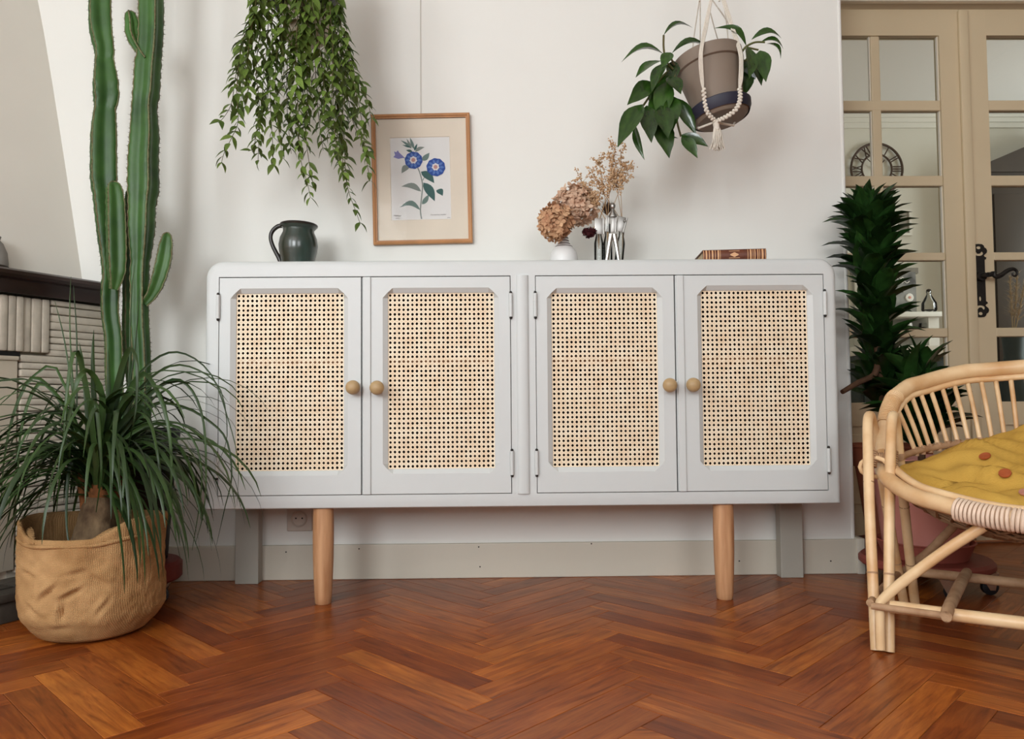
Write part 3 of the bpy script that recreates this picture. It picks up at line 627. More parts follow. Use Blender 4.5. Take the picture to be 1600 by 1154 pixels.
#%%OBJECTS
# ================================================================== FIREPLACE
FB = at(165, 446, YW); FB.z = 0                                   # where its face meets the back wall
FA = at(0, 420, 2.035); FA.z = 0
fe = (FA-FB).normalized(); fn = V((-fe.y, fe.x, 0))               # along the face towards the room; out of the face
if fn.dot(V((0, 0, 0))-FB) < 0: fn = -fn
zmt = at(0, 420, 2.035).z
FT = M(((fe.x, fn.x, 0, FB.x), (fe.y, fn.y, 0, FB.y), (0, 0, 1, 0), (0, 0, 0, 1)))   # local: x along the face, y out of it
fp = thing('fireplace', 'corner fireplace with ribbed plaster facing and dark wooden mantel under tapering hood', 'fireplace', tuple(FB))
mant = [(-0.40, 0), (0.040, 0), (0.050, -0.006), (0.053, -0.016), (0.048, -0.024), (0.034, -0.029), (0.030, -0.040), (0.030, -0.064), (-0.40, -0.064)]
mb = MB(); n = len(mant)
vs = [(0.005, y, zmt+z) for y, z in mant]+[(1.45, y, zmt+z) for y, z in mant]
mb.add(vs, [tuple(range(n)), tuple(range(n, 2*n))[::-1]]+[(i, (i+1) % n, n+(i+1) % n, n+i) for i in range(n)], FT)
obj('mantel_shelf', mb, MT['mantel'], fp, ang=30)
zm0 = zmt-0.064
def face_s(px):                                                    # distance along the face seen at a pixel column
    d = ray(px, 600); o = V((0, 0, 0)); 
    t = (FB-o).dot(fn)/V((d.x, d.y, 0)).dot(fn); return (V((d.x, d.y, 0))*t-FB).dot(fe)
s_pil, s_box = face_s(73), face_s(28)
zlin = zm0-0.155                                                   # underside of the lintel
obj('plaster_body', MB().box(0, s_box+0.01, -0.40, -0.018, 0.0, zm0, FT).box(s_box+0.01, 1.40, -0.40, -0.018, zlin, zm0, FT), MT['rib'], fp, sm=False)
rj = random.Random(11)
z = 0.075
while z < zm0-0.012:                                               # horizontal ribs of the pier
    h = rj.uniform(0.017, 0.023); h = min(h, zm0-0.004-z)
    yo = rj.uniform(-0.003, 0.004); tilt = rj.uniform(-0.0015, 0.0015)
    s1 = s_pil if z+h > zlin else s_box
    m = MB(); q = MB().box(0.002, s1-0.002, -0.018, 0.010+yo, z+0.0003, z+h-0.0006, None, 0.0052)
    m.add([(x, y, zz+tilt*(x/s1)) for x, y, zz in q.v], q.f, FT)
    obj('plaster_rib', m, MT['rib'], fp); z += h
s = s_pil+0.002
while s < 1.38:                                                    # upright ribs of the lintel
    h = rj.uniform(0.020, 0.028); yo = rj.uniform(-0.003, 0.004)
    obj('plaster_rib', MB().box(s, s+h-0.0008, -0.018, 0.010+yo, zlin, zm0-0.004, FT, 0.0055), MT['rib'], fp); s += h
obj('shadow_gap_strip', MB().box(s_box, 1.38, -0.016, 0.006, zlin-0.012, zlin, FT), MT['black'], fp)  # black strip standing in for the shadow gap under the lintel
obj('hearth_board', MB().box(s_box+0.004, 1.0, -0.012, 0.004, 0.088, zlin-0.024, FT, 0.002).box(s_box+0.004, 1.0, -0.016, 0.010, zlin-0.024, zlin-0.0125, FT, 0.002), MT['board'], fp, label='cream board closing the firebox')
# hood: its right edge runs up the back wall in a slow curve
hd = MB(); prev = None
for py in (446, 420, 380, 340, 300, 250, 200, 150, 100, 50, 0, -60, -130, -210, -300):
    px = {446: 130.5}.get(py) or 60 + 70*(max(0, min(1, (py+0)/440.0)))**0.92 if py >= 0 else 60+py*0.26
    p = at(px, py, YW)
    b = min(0.10, 0.045+(p.z-zmt)*0.02)
    sx = V((p.x, YW+0.005, p.z)); k = (p.z-zmt)
    near_ = V((p.x, YW, p.z)) + fe*(1.25-0.2*k)
    cur = [tuple(sx)] + [tuple(V((p.x, YW, p.z))+fe*q) for q in (0.03, 0.4, 0.8)] + [tuple(near_), tuple(near_-fn*0.45)]
    if prev: hd.bridge(prev, cur, False)
    prev = cur
obj('hood', hd, MT['hood'], fp, ang=30)
# hearth: dark slabs on short piers
ht = MB()
for i in range(1, 8):
    for j in range(3):
        a = -0.0+i*0.17; b = 0.012+j*0.062
        obj('hearth_slab', MB().box(a+0.003, a+0.165, b+0.002, b+0.059, 0.052, 0.074+rj.uniform(-0.003, 0.002), FT, 0.003), MT['stone'], fp)
for i in range(2, 12):
    obj('hearth_block', MB().box(i*0.115+0.01, i*0.115+0.085, 0.02, 0.185, 0.0, 0.052, FT, 0.004), MT['stone'], fp)
# grey jug standing at the near end of the shelf
vp = at(-16, 417, 2.06); vp.z = zmt
v = thing('mantel_pot', 'small grey ceramic pot on the dark mantel shelf, cut by the photo edge', 'pot', tuple(vp))
obj('pot_body', MB().lathe([(0.0, 0.0), (0.036, 0.0), (0.042, 0.006), (0.043, 0.022), (0.040, 0.05), (0.030, 0.075), (0.022, 0.084), (0.025, 0.094), (0.021, 0.094), (0.018, 0.084), (0.0, 0.05)], vp, 28), mat('grey_stoneware', (0.30, 0.28, 0.25), 0.7, 0.2, var=0.3, vscale=20), v)
obj('foot_ring', MB().lathe([(0.0365, 0.0003), (0.0435, 0.0045), (0.0438, 0.013), (0.0425, 0.014)], vp, 28, cap=False), MT['walnut'], v)

# ================================================================== PICTURE
YP = YW-0.020
tl, tr, bl, br = at(578.5, 178.5, YP), at(733, 175, YP), at(584, 381, YP), at(739, 379, YP)
pc = (tl+tr+bl+br)/4; ang = math.atan2((tr-tl).z+(br-bl).z, (tr-tl).x+(br-bl).x)*0.6+math.atan2((bl-tl).x+(br-tr).x, -((bl-tl).z+(br-tr).z))*0.4
PW, PH_ = ((tr-tl).length+(br-bl).length)/2, ((bl-tl).length+(br-tr).length)/2
PT = M.Translation((pc.x, YW, pc.z)) @ M.Rotation(-ang, 4, 'Y')
pic = thing('framed_picture', 'thin oak frame with botanical print of blue morning glories, hung on the wall', 'picture', (pc.x, YW, pc.z))
a, b, fw = PW/2, PH_/2, 0.0125
prof = [(0, -0.002), (0, -0.018), (0.003, -0.020), (0.0075, -0.0185), (0.0085, -0.0155), (fw, -0.0155), (fw, -0.009)]
m = MB(); loops = [[(-a+i, y, -b+i), (a-i, y, -b+i), (a-i, y, b-i), (-a+i, y, b-i)] for i, y in prof]
for l1, l2 in zip(loops[:-1], loops[1:]): m.bridge([PT @ V(p) for p in l1], [PT @ V(p) for p in l2])
obj('frame', m, MT['frame'], pic, ang=20)
mt = MB()
rect = lambda x0, x1, z0, z1, y: [(x0, y, z0), (x1, y, z0), (x1, y, z1), (x0, y, z1)]
def plane_pt(px, py, y):
    """the point of the print's plane (y in front of the wall) that shows at a place measured in the photograph"""
    inv = PT.inverted(); o = inv @ V((0, 0, HCAM)); d = inv.to_3x3() @ ray(px, py); t = (y-o.y)/d.y; return o+d*t
pp = [plane_pt(*q, -0.008) for q in ((608.5, 214), (703.5, 213.5), (705, 343), (611.5, 344))]
x0, x1 = (pp[0].x+pp[3].x)/2, (pp[1].x+pp[2].x)/2; z1, z0 = (pp[0].z+pp[1].z)/2, (pp[2].z+pp[3].z)/2
ou, wi, wi2 = rect(-a+0.006, a-0.006, -b+0.006, b-0.006, -0.0085), rect(x0, x1, z0, z1, -0.0085), rect(x0+0.0015, x1-0.0015, z0+0.0015, z1-0.0015, -0.0070)
T_ = lambda l: [PT @ V(p) for p in l]
mt.fill([T_(ou), T_(wi)]); mt.bridge(T_(wi), T_(wi2)); obj('mount', mt, MT['mount'], pic, sm=False)
pr = obj('print', MB().add(T_(rect(-a+0.006, a-0.006, -b+0.006, b-0.006, -0.0066)), [(0, 1, 2, 3)]), MT['paper'], pic, sm=False)
def cp(cx, cy, lay): return PT @ plane_pt(560+cx/4.81, 160+cy/4.81, -0.0068-0.00004*lay)
lay = [0]
def ink(name, pts, mt_):
    lay[0] += 1; m = MB(); m.add([cp(x, y, lay[0]) for x, y in pts], [tuple(range(len(pts)))]); return obj(name, m, MT[mt_], pr, sm=False)
def lens(b_, t_, w_, bend=0, k=7):
    bx, by = b_; tx, ty = t_; dx, dy = tx-bx, ty-by; L = sqrt(dx*dx+dy*dy); nx, ny = -dy/L, dx/L; up = []; dn = []
    for i in range(k+1):
        f = i/k; h = w_*0.5*sin(pi*f**0.8); o = bend*sin(pi*f); x, y = bx+dx*f+nx*o, by+dy*f+ny*o
        up.append((x+nx*h, y+ny*h)); dn.append((x-nx*h, y-ny*h))
    return up+dn[::-1][1:-1]
def stroke(pts, wd, name, mt_):
    P, _ = smooth([V((x, y, 0)) for x, y in pts], [1]*len(pts), 4); up = []; dn = []
    for i, p in enumerate(P):
        t = (P[min(i+1, len(P)-1)]-P[max(i-1, 0)]).normalized(); up.append((p.x-t.y*wd, p.y+t.x*wd)); dn.append((p.x+t.y*wd, p.y-t.x*wd))
    lay[0] += 1; m = MB(); n = len(P); m.add([cp(x, y, lay[0]) for x, y in up+dn], [(i, i+1, n+i+1, n+i) for i in range(n-1)]); return obj(name, m, MT[mt_], pr, sm=False)
stroke([(475, 875), (466, 810), (474, 720), (482, 640), (478, 590), (462, 530), (445, 488)], 4.5, 'printed_stem', 'ink_grey')
stroke([(485, 585), (500, 555), (530, 530)], 3, 'printed_stem', 'ink_grey'); stroke([(320, 410), (350, 418)], 2.5, 'printed_stem', 'ink_green2')
for b_, t_, w_, bd, c in (((472, 668), (322, 632), 44, 26, 'ink_grey'), ((466, 808), (310, 790), 40, 44, 'ink_green2'), ((478, 765), (530, 690), 36, 4, 'ink_green2'), ((585, 660), (633, 702), 46, -16, 'ink_green'), ((488, 602), (574, 742), 66, -10, 'ink_green'), ((470, 520), (570, 606), 60, -14, 'ink_green'),
        ((385, 475), (325, 532), 44, 12, 'ink_grey'), ((475, 435), (534, 378), 40, 6, 'ink_green2'), ((425, 370), (498, 336), 26, -8, 'ink_grey'), ((418, 350), (388, 264), 22, 0, 'ink_green2'), ((400, 345), (362, 272), 18, 0, 'ink_grey'), ((395, 345), (318, 285), 18, 6, 'ink_green2'), ((420, 362), (442, 310), 18, 0, 'ink_green'), ((405, 368), (358, 358), 20, 0, 'ink_green'), ((392, 338), (330, 318), 12, 0, 'ink_green')):
    ink('printed_leaf', lens(b_, t_, w_, bd), c)
ink('printed_bud', [(346, 414), (300, 424), (262, 410), (276, 396), (268, 368), (284, 374), (296, 360), (306, 376), (330, 398)], 'ink_lilac')
for cx, cy, r, ry in ((415, 434, 66, 64), (582, 486, 70, 67)):
    ink('printed_flower', [(cx+r*(1+0.03*sin(10*t))*cos(t), cy+ry*(1+0.03*sin(10*t))*sin(t)) for t in [2*pi*i/40 for i in range(40)]], 'ink_blue')
    for i in range(10): ink('printed_petal', lens((cx+26*cos(2*pi*i/10), cy+26*sin(2*pi*i/10)), (cx+(r-5)*cos(2*pi*i/10), cy+(ry-5)*sin(2*pi*i/10)), 20), 'ink_blue2')
    ink('printed_flower', [(cx-2+(27+3*sin(7*t))*cos(t), cy-2+(27+3*sin(7*t))*sin(t)) for t in [2*pi*i/24 for i in range(24)]], 'ink_white')
    ink('printed_flower', [(cx-2+15*cos(t), cy-2+15*sin(t)) for t in [2*pi*i/16 for i in range(16)]], 'ink_pink')
def lettering(txt, cx, cy, size, shear):
    cu = bpy.data.curves.new('lettering', 'FONT'); cu.body = txt; cu.size = size; cu.shear = shear; cu.materials.append(MT['ink_text'])
    p = plane_pt(560+cx/4.81, 160+cy/4.81, -0.0074)
    tmp = bpy.data.objects.new('tmp', cu); C.objects.link(tmp); me = bpy.data.meshes.new_from_object(tmp.evaluated_get(bpy.context.evaluated_depsgraph_get())); bpy.data.objects.remove(tmp)
    link('lettering', me, pr, PT @ M.Translation(p) @ M.Rotation(R(90), 4, 'X'))
lettering('Convolvulus tricolor', 540, 848, 0.0058, 0.35)
stroke([(266, 852), (275, 846), (284, 854), (294, 847), (304, 853), (320, 849)], 1.4, 'printed_signature', 'ink_text')
stroke([(280, 872), (292, 869), (308, 872)], 1.0, 'printed_signature', 'ink_text'); stroke([(668, 866), (680, 863), (690, 866)], 1.0, 'printed_signature', 'ink_text')
obj('glass', MB().add(T_(rect(-a+fw-0.002, a-fw+0.002, -b+fw-0.002, b-fw+0.002, -0.0115))+T_(rect(-a+fw-0.002, a-fw+0.002, -b+fw-0.002, b-fw+0.002, -0.0098)), [(0, 1, 2, 3), (7, 6, 5, 4), (0, 4, 5, 1), (1, 5, 6, 2), (2, 6, 7, 3), (3, 7, 4, 0)]), MT['glass'], pic, sm=False)
p0, p1 = at(657.5, -200, YW-0.004), PT @ V((0.0, -0.004, b-0.003))
tag(obj('picture_wire', MB().tube([(p1.x, YW-0.004, ZC-0.001), (p1.x, YW-0.004, p1.z)], 0.0011, 6), mat('wire', (0.64, 0.61, 0.55), 0.5)), 'thin pale wire running down the wall to the picture', 'wire')

# ================================================================== ON THE SIDEBOARD
# green glazed jug
jp = at(465, 400, 2.17); jp.z = ZT
j = thing('jug', 'dark green glazed pottery jug with a looped handle, on the sideboard', 'jug', tuple(jp))
pj = [(0, 0), (0.040, 0), (0.042, 0.004), (0.0465, 0.028), (0.0530, 0.052), (0.0550, 0.068), (0.0520, 0.086), (0.0440, 0.102), (0.0435, 0.109), (0.0475, 0.1135), (0.0515, 0.1175), (0.052, 0.1215), (0.049, 0.1245), (0.044, 0.1235), (0.040, 0.112), (0.044, 0.095), (0.048, 0.06), (0.04, 0.01), (0, 0.008)]
hj = (at(465, 350, 2.17).z - ZT)/0.1245
JT = M.Translation(jp) @ M.Rotation(R(1.5), 4, 'Y') @ M.Diagonal((1, 1, hj, 1))
obj('jug_body', MB().lathe(pj, (0, 0, 0), 40, JT), MT['jug'], j)
obj('rim', MB().tube([(0.0495*cos(2*pi*k/32), 0.0495*sin(2*pi*k/32), 0.1205) for k in range(32)], 0.0038, 8, True, JT), MT['jugdark'], j)
obj('handle', MB().tube([(-0.044, 0, 0.1195), (-0.060, 0, 0.1175), (-0.075, 0, 0.105), (-0.080, 0, 0.088), (-0.074, 0, 0.068), (-0.064, 0, 0.050), (-0.054, 0, 0.034), (-0.0475, 0, 0.018)], [0.006, 0.0062, 0.006, 0.0058, 0.0058, 0.006, 0.0066, 0.006], 10, sub=4, T=JT), MT['jugdark'], j)
# striped vase
vp = at(881, 400, 2.13); vp.z = ZT
v = thing('vase', 'small white vase with thin dark rings round its narrow neck', 'vase', tuple(vp))
hv = at(881, 362, 2.13).z-ZT
obj('vase_body', MB().lathe([(0, 0), (0.030, 0), (0.0375, 0.006), (0.040, hv*0.25), (0.036, hv*0.42), (0.0265, hv*0.55), (0.0165, hv*0.66), (0.0125, hv*0.80), (0.0118, hv), (0.0088, hv), (0.009, hv*0.7), (0, hv*0.6)], vp, 32), MT['ceramic'], v)
for f, r in ((0.58, 0.0238), (0.655, 0.0172), (0.74, 0.0145), (0.82, 0.0126), (0.91, 0.0124)):
    obj('ring', MB().tube([(vp.x+r*cos(2*pi*k/24), vp.y+r*sin(2*pi*k/24), ZT+hv*f) for k in range(24)], 0.0011, 6, True), MT['stripe'], v)
def florets(mb, c, rx, ry, rz, cnt, seed, size, facing=-0.35):
    q = random.Random(seed); i = 0
    while i < cnt:
        d = V((q.gauss(0, 1), q.gauss(0, 1), q.gauss(0, 1))).normalized()
        if d.y > 0.75: continue
        i += 1; k = q.uniform(0.80, 1.06)
        p = V(c)+V((d.x*rx*k, d.y*ry*k, d.z*rz*k)); nrm = (d+V((q.uniform(-.5, .5), q.uniform(-.5, .5), q.uniform(-.5, .5)))).normalized()
        t = nrm.orthogonal().normalized(); u = nrm.cross(t); a0 = q.uniform(0, 6.3); s_ = size*q.uniform(0.7, 1.25)
        for m_ in range(4):
            a = a0+m_*pi/2+q.uniform(-.2, .2); e = t*cos(a)+u*sin(a); g = t*-sin(a)+u*cos(a); lift = nrm*s_*q.uniform(0.0, 0.75)
            mb.add([p, p+e*s_*0.5+g*s_*0.42+lift*0.55, p+e*s_*0.95+g*s_*0.15+lift, p+e*s_*0.95-g*s_*0.2+lift*0.85, p+e*s_*0.5-g*s_*0.42+lift*0.45], [(0, 1, 2), (0, 2, 3), (0, 3, 4)])
    return mb
neck = V((vp.x, vp.y, ZT+hv-0.004))
for (px, py, rx, rz, mtn, seed, lab, Y, n_) in ((899, 322, 0.060, 0.054, 'hyd1', 1, 'dusty beige dried hydrangea head, upper of the two in the striped vase', 2.12, 190), (869, 347, 0.043, 0.048, 'hyd2', 2, 'orange tan dried hydrangea head, lower of the two in the striped vase', 2.085, 170)):
    c = at(px, py, Y)
    t = thing('dried_hydrangea', lab, 'flower', tuple(neck), 'dried hydrangeas in the striped vase')
    m = florets(MB(), c, rx, 0.045, rz, n_, seed, 0.0135); m.ball(c, (rx*0.72, 0.033, rz*0.72), 14, 9)
    link('flower_head', m.mesh('flower_head', MT[mtn], False), t, None, 'stuff')
    obj('stem', MB().tube([neck-V((0, 0, 0.03)), neck, neck*0.5+c*0.5+V((0, 0, 0.004)), c], 0.0022, 6, sub=3), MT['straw'], t)
# hinged glass tubes with metal collars
YT = 2.12
gp = at(952, 400, YT); gp.z = ZT
g = thing('tube_vase', 'glass test tube vase with hinged metal collars, on the sideboard', 'vase', tuple(gp))
mouths = []
for px, wd, hpx, dy, lean in ((936, 0.0135, 374, 0.0, 0), (950, 0.0125, 372, -0.018, 0), (966, 0.0125, 372, 0.004, 6)):
    p = at(px, 400, YT+dy); p.z = ZT; h = at(px, 350, YT+dy).z-ZT
    TT = M.Translation(p) @ M.Rotation(R(lean), 4, 'Y')
    tb = MB(); tb.lathe([(0, 0.0008), (wd*0.8, 0.0008), (wd, 0.004), (wd, h*0.55), (wd*0.62, h*0.72), (wd*0.6, h), (wd*0.5, h), (wd*0.52, h*0.73), (wd*0.88, h*0.55), (wd*0.88, 0.005), (0, 0.004)], (0, 0, 0), 20, TT)
    obj('glass_tube', tb, MT['clear'], g); mouths.append(TT @ V((0, 0, h)))
for cx, w0, w1, y0, y1, rot, dy in ((938, -9, 5, 341, 366, 0, -0.016), (948.5, -2.5, 2.5, 336, 362, 3, -0.022), (959, -3.5, 3.5, 334, 363, 4, -0.028), (970, -7, 7, 338, 362, 16, -0.012)):
    p = at(cx, (y0+y1)/2, YT+dy); k = YT/FPX; hh = (y1-y0)/2*k
    obj('metal_collar', MB().box(w0*k, w1*k, -0.0012, 0.0012, -hh, hh, M.Translation(p) @ M.Rotation(R(rot), 4, 'Y'), 0.001).tube([V((w1*k, -0.001, -hh)), V((w1*k, -0.001, hh))], 0.0022, 8, T=M.Translation(p) @ M.Rotation(R(rot), 4, 'Y')), MT['steel'], g)
p = at(957.5, 334, YT-0.028); zt_ = at(957.5, 322, YT-0.028).z
obj('ball_finial', MB().ball((p.x, p.y, zt_), (0.0078, 0.0078, 0.010), 14, 10).lathe([(0.0045, zt_-0.009), (0.0055, zt_-0.014), (0.012, p.z-0.006), (0.012, p.z-0.009)], (p.x, p.y, 0), 16), MT['steel'], g)
for px0, px1 in ((955, 947), (960, 968)):
    a_, b_ = at(px0, 366, YT-0.03), at(px1, 400, YT-0.03); b_.z = ZT
    obj('metal_foot', MB().tube([a_, (a_+b_)/2+V((0, 0, 0.003)), b_], [0.0075, 0.006, 0.005], 8), MT['chrome'], g)
bp_ = at(976, 345, YT-0.015); obj('rivet', MB().ball(bp_, 0.0042, 10, 7), MT['steel'], g)
# dried sprigs fanning out of the tubes
q = random.Random(21)
sprig = [((938, 345), (907, 279)), ((940, 345), (922, 262)), ((942, 345), (915, 292)), ((945, 345), (935, 247)), ((946, 345), (950, 235)), ((948, 345), (962, 222)), ((948, 345), (970, 232)), ((951, 345), (957, 268)), ((953, 345), (978, 252)), ((955, 345), (982, 262)), ((943, 345), (925, 300))]
ORD = ('leftmost', 'second', 'third', 'fourth', 'fifth', 'sixth', 'seventh', 'eighth', 'ninth', 'tenth', 'rightmost')
sprig.sort(key=lambda t: t[1][0])
for i, (b_, t_) in enumerate(sprig):
    dy = q.uniform(-0.03, 0.03); base = V(mouths[i % 3]); top = at(t_[0], t_[1], YT+dy)
    st = thing('dried_sprig', ORD[i]+' of the pale tan dried sprigs in the glass tube vase'+('' if i in (0, 10) else ', counted from the left'), 'flower', tuple(base), 'dried sprigs in the tube vase')
    s_ = MB(); midp = base*0.5+top*0.5+V((q.uniform(-.006, .006), 0, 0.006)); P_, _ = smooth([base-V((0, 0, 0.07)), base, midp, top], [1]*4, 4)
    s_.tube(P_, 0.00085, 5); fl = MB()
    for k in range(26):
        f = q.uniform(0.0, 1.0); c0 = midp*(1-f)+top*f; off = V((q.gauss(0, .010), q.gauss(0, .010), q.gauss(0.002, .008)))*(0.7+f*0.5)
        e = c0+off; s_.tube([c0-(top-midp)*0.10, e], 0.0005, 4, cap=False)
        for _ in range(6):
            d = e+V((q.gauss(0, .0035), q.gauss(0, .0035), q.gauss(0, .0035))); r_ = q.uniform(0.0016, 0.0034)
            fl.add([d+V((r_, 0, 0)), d+V((-r_, 0, 0)), d+V((0, r_, 0)), d+V((0, -r_, 0)), d+V((0, 0, r_)), d+V((0, 0, -r_))], [(0, 2, 4), (2, 1, 4), (1, 3, 4), (3, 0, 4), (2, 0, 5), (1, 2, 5), (3, 1, 5), (0, 3, 5)])
    obj('stem', s_, MT['straw'], st, kind='stuff'); link('blossom', fl.mesh('blossom', MT['fluff'], False), st, None, 'stuff')
c = at(921, 363, 2.09)
dr = thing('strawflower', 'small dark red dried flower head drooping beside the striped vase', 'flower', tuple(c))
link('flower_head', florets(MB().ball(c, (0.016, 0.012, 0.010), 12, 8), c, 0.018, 0.014, 0.012, 70, 5, 0.006).mesh('flower_head', MT['wine'], False), dr, None, 'stuff')
obj('stem', MB().tube([c+V((0.006, 0.01, 0.004)), c+V((0.018, 0.015, 0.022)), V(mouths[0])+V((0, 0, 0.01)), V(mouths[0])-V((0, 0, 0.03))], 0.0013, 5, sub=3), MT['straw'], dr)
c = at(948, 324, YT+0.02)
bm_ = MB(); q = random.Random(4)
for k in range(160):
    d = V((q.gauss(0, .35), q.gauss(0, .35), 1)).normalized(); b_ = c+V((0, 0, -0.022)); e = b_+d*q.uniform(0.03, 0.048); s_ = V((0.0012, 0, 0))
    bm_.add([b_-s_, b_+s_, e], [(0, 1, 2)])
tp = thing('dark_thistle', 'dark brown brush-like dried flower head among the pale sprigs', 'flower', tuple(c))
link('flower_head', bm_.mesh('flower_head', mat('dark_bristle', (0.06, 0.03, 0.018), 0.9), False), tp, None, 'stuff'); obj('stem', MB().tube([c-V((0, 0, 0.02)), V(mouths[1])-V((0, 0, 0.04))], 0.0013, 5), MT['straw'], tp)
# leather book lying flat
b0, b1 = at(1098.5, 404, 2.045), at(1197.5, 403, 2.03)
bk = thing('book', 'old brown leather book lying flat with gilt bands on its spine', 'book', tuple(((b0+b1)/2).xy)+(ZT,))
th = at(1198, 386.5, 2.03).z-ZT; wd = (b1-b0).length; dd = 0.13
ba = math.atan2((b1-b0).y, (b1-b0).x)
BT = M.Translation((b0.x, b0.y, ZT)) @ M.Rotation(ba, 4, 'Z') @ M.Rotation(R(-0.35), 4, 'Y')
th -= 0.003
obj('pages', MB().box(0.004, wd-0.004, 0.008, dd-0.004, 0.003, th-0.003, BT), MT['pages'], bk, sm=False)
sp_ = MB(); sec = [(0.012, 0), (0.003, 0), (-0.001, th*0.2), (-0.0025, th*0.5), (-0.001, th*0.8), (0.003, th), (0.012, th), (0.012, th-0.003), (0.006, th-0.003), (0.004, th*0.5), (0.006, 0.003), (0.012, 0.003)]
n = len(sec); sp_.add([(0, y, z) for y, z in sec]+[(wd, y, z) for y, z in sec], [tuple(range(n))[::-1], tuple(range(n, 2*n))]+[(i, n+i, n+(i+1) % n, (i+1) % n) for i in range(n)], BT)
obj('spine', sp_, MT['leather'], bk, ang=60)
obj('cover', MB().box(0, wd, 0.010, dd, 0, 0.003, BT), MT['leather'], bk, sm=False); obj('cover', MB().box(0, wd, 0.010, dd, th-0.003, th, BT), MT['leather'], bk, sm=False)
for c0, c1 in ((0.5, 1.5), (4, 6.5), (9, 10.5), (13.5, 16), (18.5, 19.5), (22.5, 25), (26.5, 27.3), (69, 70), (72.5, 75), (77, 77.8), (79.5, 81), (84, 85.5), (87, 88), (90.5, 93.5), (96, 97)):
    u0, u1 = c0/98*wd, c1/98*wd
    y_ = lambda z: -0.0031+0.0026*(abs(z/th-0.5)*2)**2
    zs = [th*f for f in (0.06, 0.25, 0.5, 0.75, 0.94)]
    m = MB(); m.bridge([BT @ V((u0, y_(z), z)) for z in zs], [BT @ V((u1, y_(z), z)) for z in zs], False); obj('gilt_band', m, MT['gilt'], bk)
m = MB(); m.add([BT @ V((wd*0.495+0.0095*cos(t)*(1+0.25*cos(4*t)), -0.0034, th*0.5+0.0058*sin(t)*(1-0.15*cos(6*t)))) for t in [2*pi*i/24 for i in range(24)]], [tuple(range(24))]); obj('gilt_emblem', m, MT['gilt'], bk, sm=False)
for f in (0.2, 0.8):
    m = MB(); m.add([BT @ V((wd*x, -0.0027, th*f+z)) for x, z in ((0.41, 0), (0.58, 0), (0.58, 0.0013), (0.41, 0.0013))], [(0, 1, 2, 3)]); obj('gilt_line', m, MT['gilt'], bk, sm=False)

# ================================================================== WALL SOCKET
so = at(468, 811, YW)
sk = thing('wall_socket', 'cream round-faced wall socket beside the left oak leg', 'socket', tuple(so))
obj('plate', MB().box(so.x-0.036, so.x+0.040, YW-0.009, YW-0.0005, so.z-0.034, so.z+0.036, b=0.003), MT['socket'], sk, sm=False)
fT = M.Translation((so.x+0.001, YW-0.009, so.z+0.003)) @ M.Rotation(R(90), 4, 'X')
obj('face', MB().lathe([(0.0245, -0.001), (0.0245, 0.003), (0.0225, 0.0042), (0.0205, 0.003), (0.0195, 0.0004), (0, 0.0002)], (0, 0, 0), 32, fT), MT['socket'], sk)
for dx in (-0.0095, 0.0095): obj('pin_hole', MB().lathe([(0.0026, 0.0003), (0.0026, 0.0007), (0, 0.0007)], (dx, 0.0015, 0), 10, fT), MT['black'], sk)
obj('earth_pin', MB().lathe([(0.0022, 0.0003), (0.0022, 0.006), (0, 0.007)], (0, 0.0125, 0), 8, fT), MT['socket'], sk)
# ================================================================== PLANTS: shared leaf makers
def leaf_mesh(name, mt_, L=1.0, wd=0.3, arch=0.12, fold=0.12, n=6, peak=0.42, tip=1.0, seed=0):
    """a leaf along +X, upper face +Z: width follows a lens, folded along its midrib and arched"""
    q = random.Random(seed); up = []; md = []; dn = []
    for i in range(n+1):
        t = i/n; f = t/peak*0.5 if t < peak else 0.5+(t-peak)/(1-peak)*0.5
        h = wd*0.5*max(0.02, sin(pi*f))**(0.85 if t < peak else 1.12); z = arch*sin(pi*t*0.9)-arch*0.55*t*t*tip; s_ = q.uniform(-.02, .02)*wd
        md.append((L*t, s_, z)); up.append((L*t, h+s_, z+fold*h*2)); dn.append((L*t, -h+s_, z+fold*h*2))
    mb = MB(); mb.bridge(up, md, False); mb.bridge(md, dn, False); return mb.mesh(name, mt_, True, 80)
def orient(b_, t_, nrm, sw=1.0, roll=0.0):
    x = (V(t_)-V(b_)); L = x.length; x.normalize(); z = V(nrm); z = (z-x*z.dot(x))
    z = z.normalized() if z.length > 1e-4 else x.orthogonal().normalized()
    y = z.cross(x)
    m = M(((x.x, y.x, z.x, b_[0]), (x.y, y.y, z.y, b_[1]), (x.z, y.z, z.z, b_[2]), (0, 0, 0, 1)))
    return m @ M.Rotation(roll, 4, 'X') @ M.Diagonal((L, L*sw, L, 1))
def joined(mb, me, mw): 
    mb.add([v.co[:] for v in me.vertices], [tuple(p.vertices) for p in me.polygons], mw)

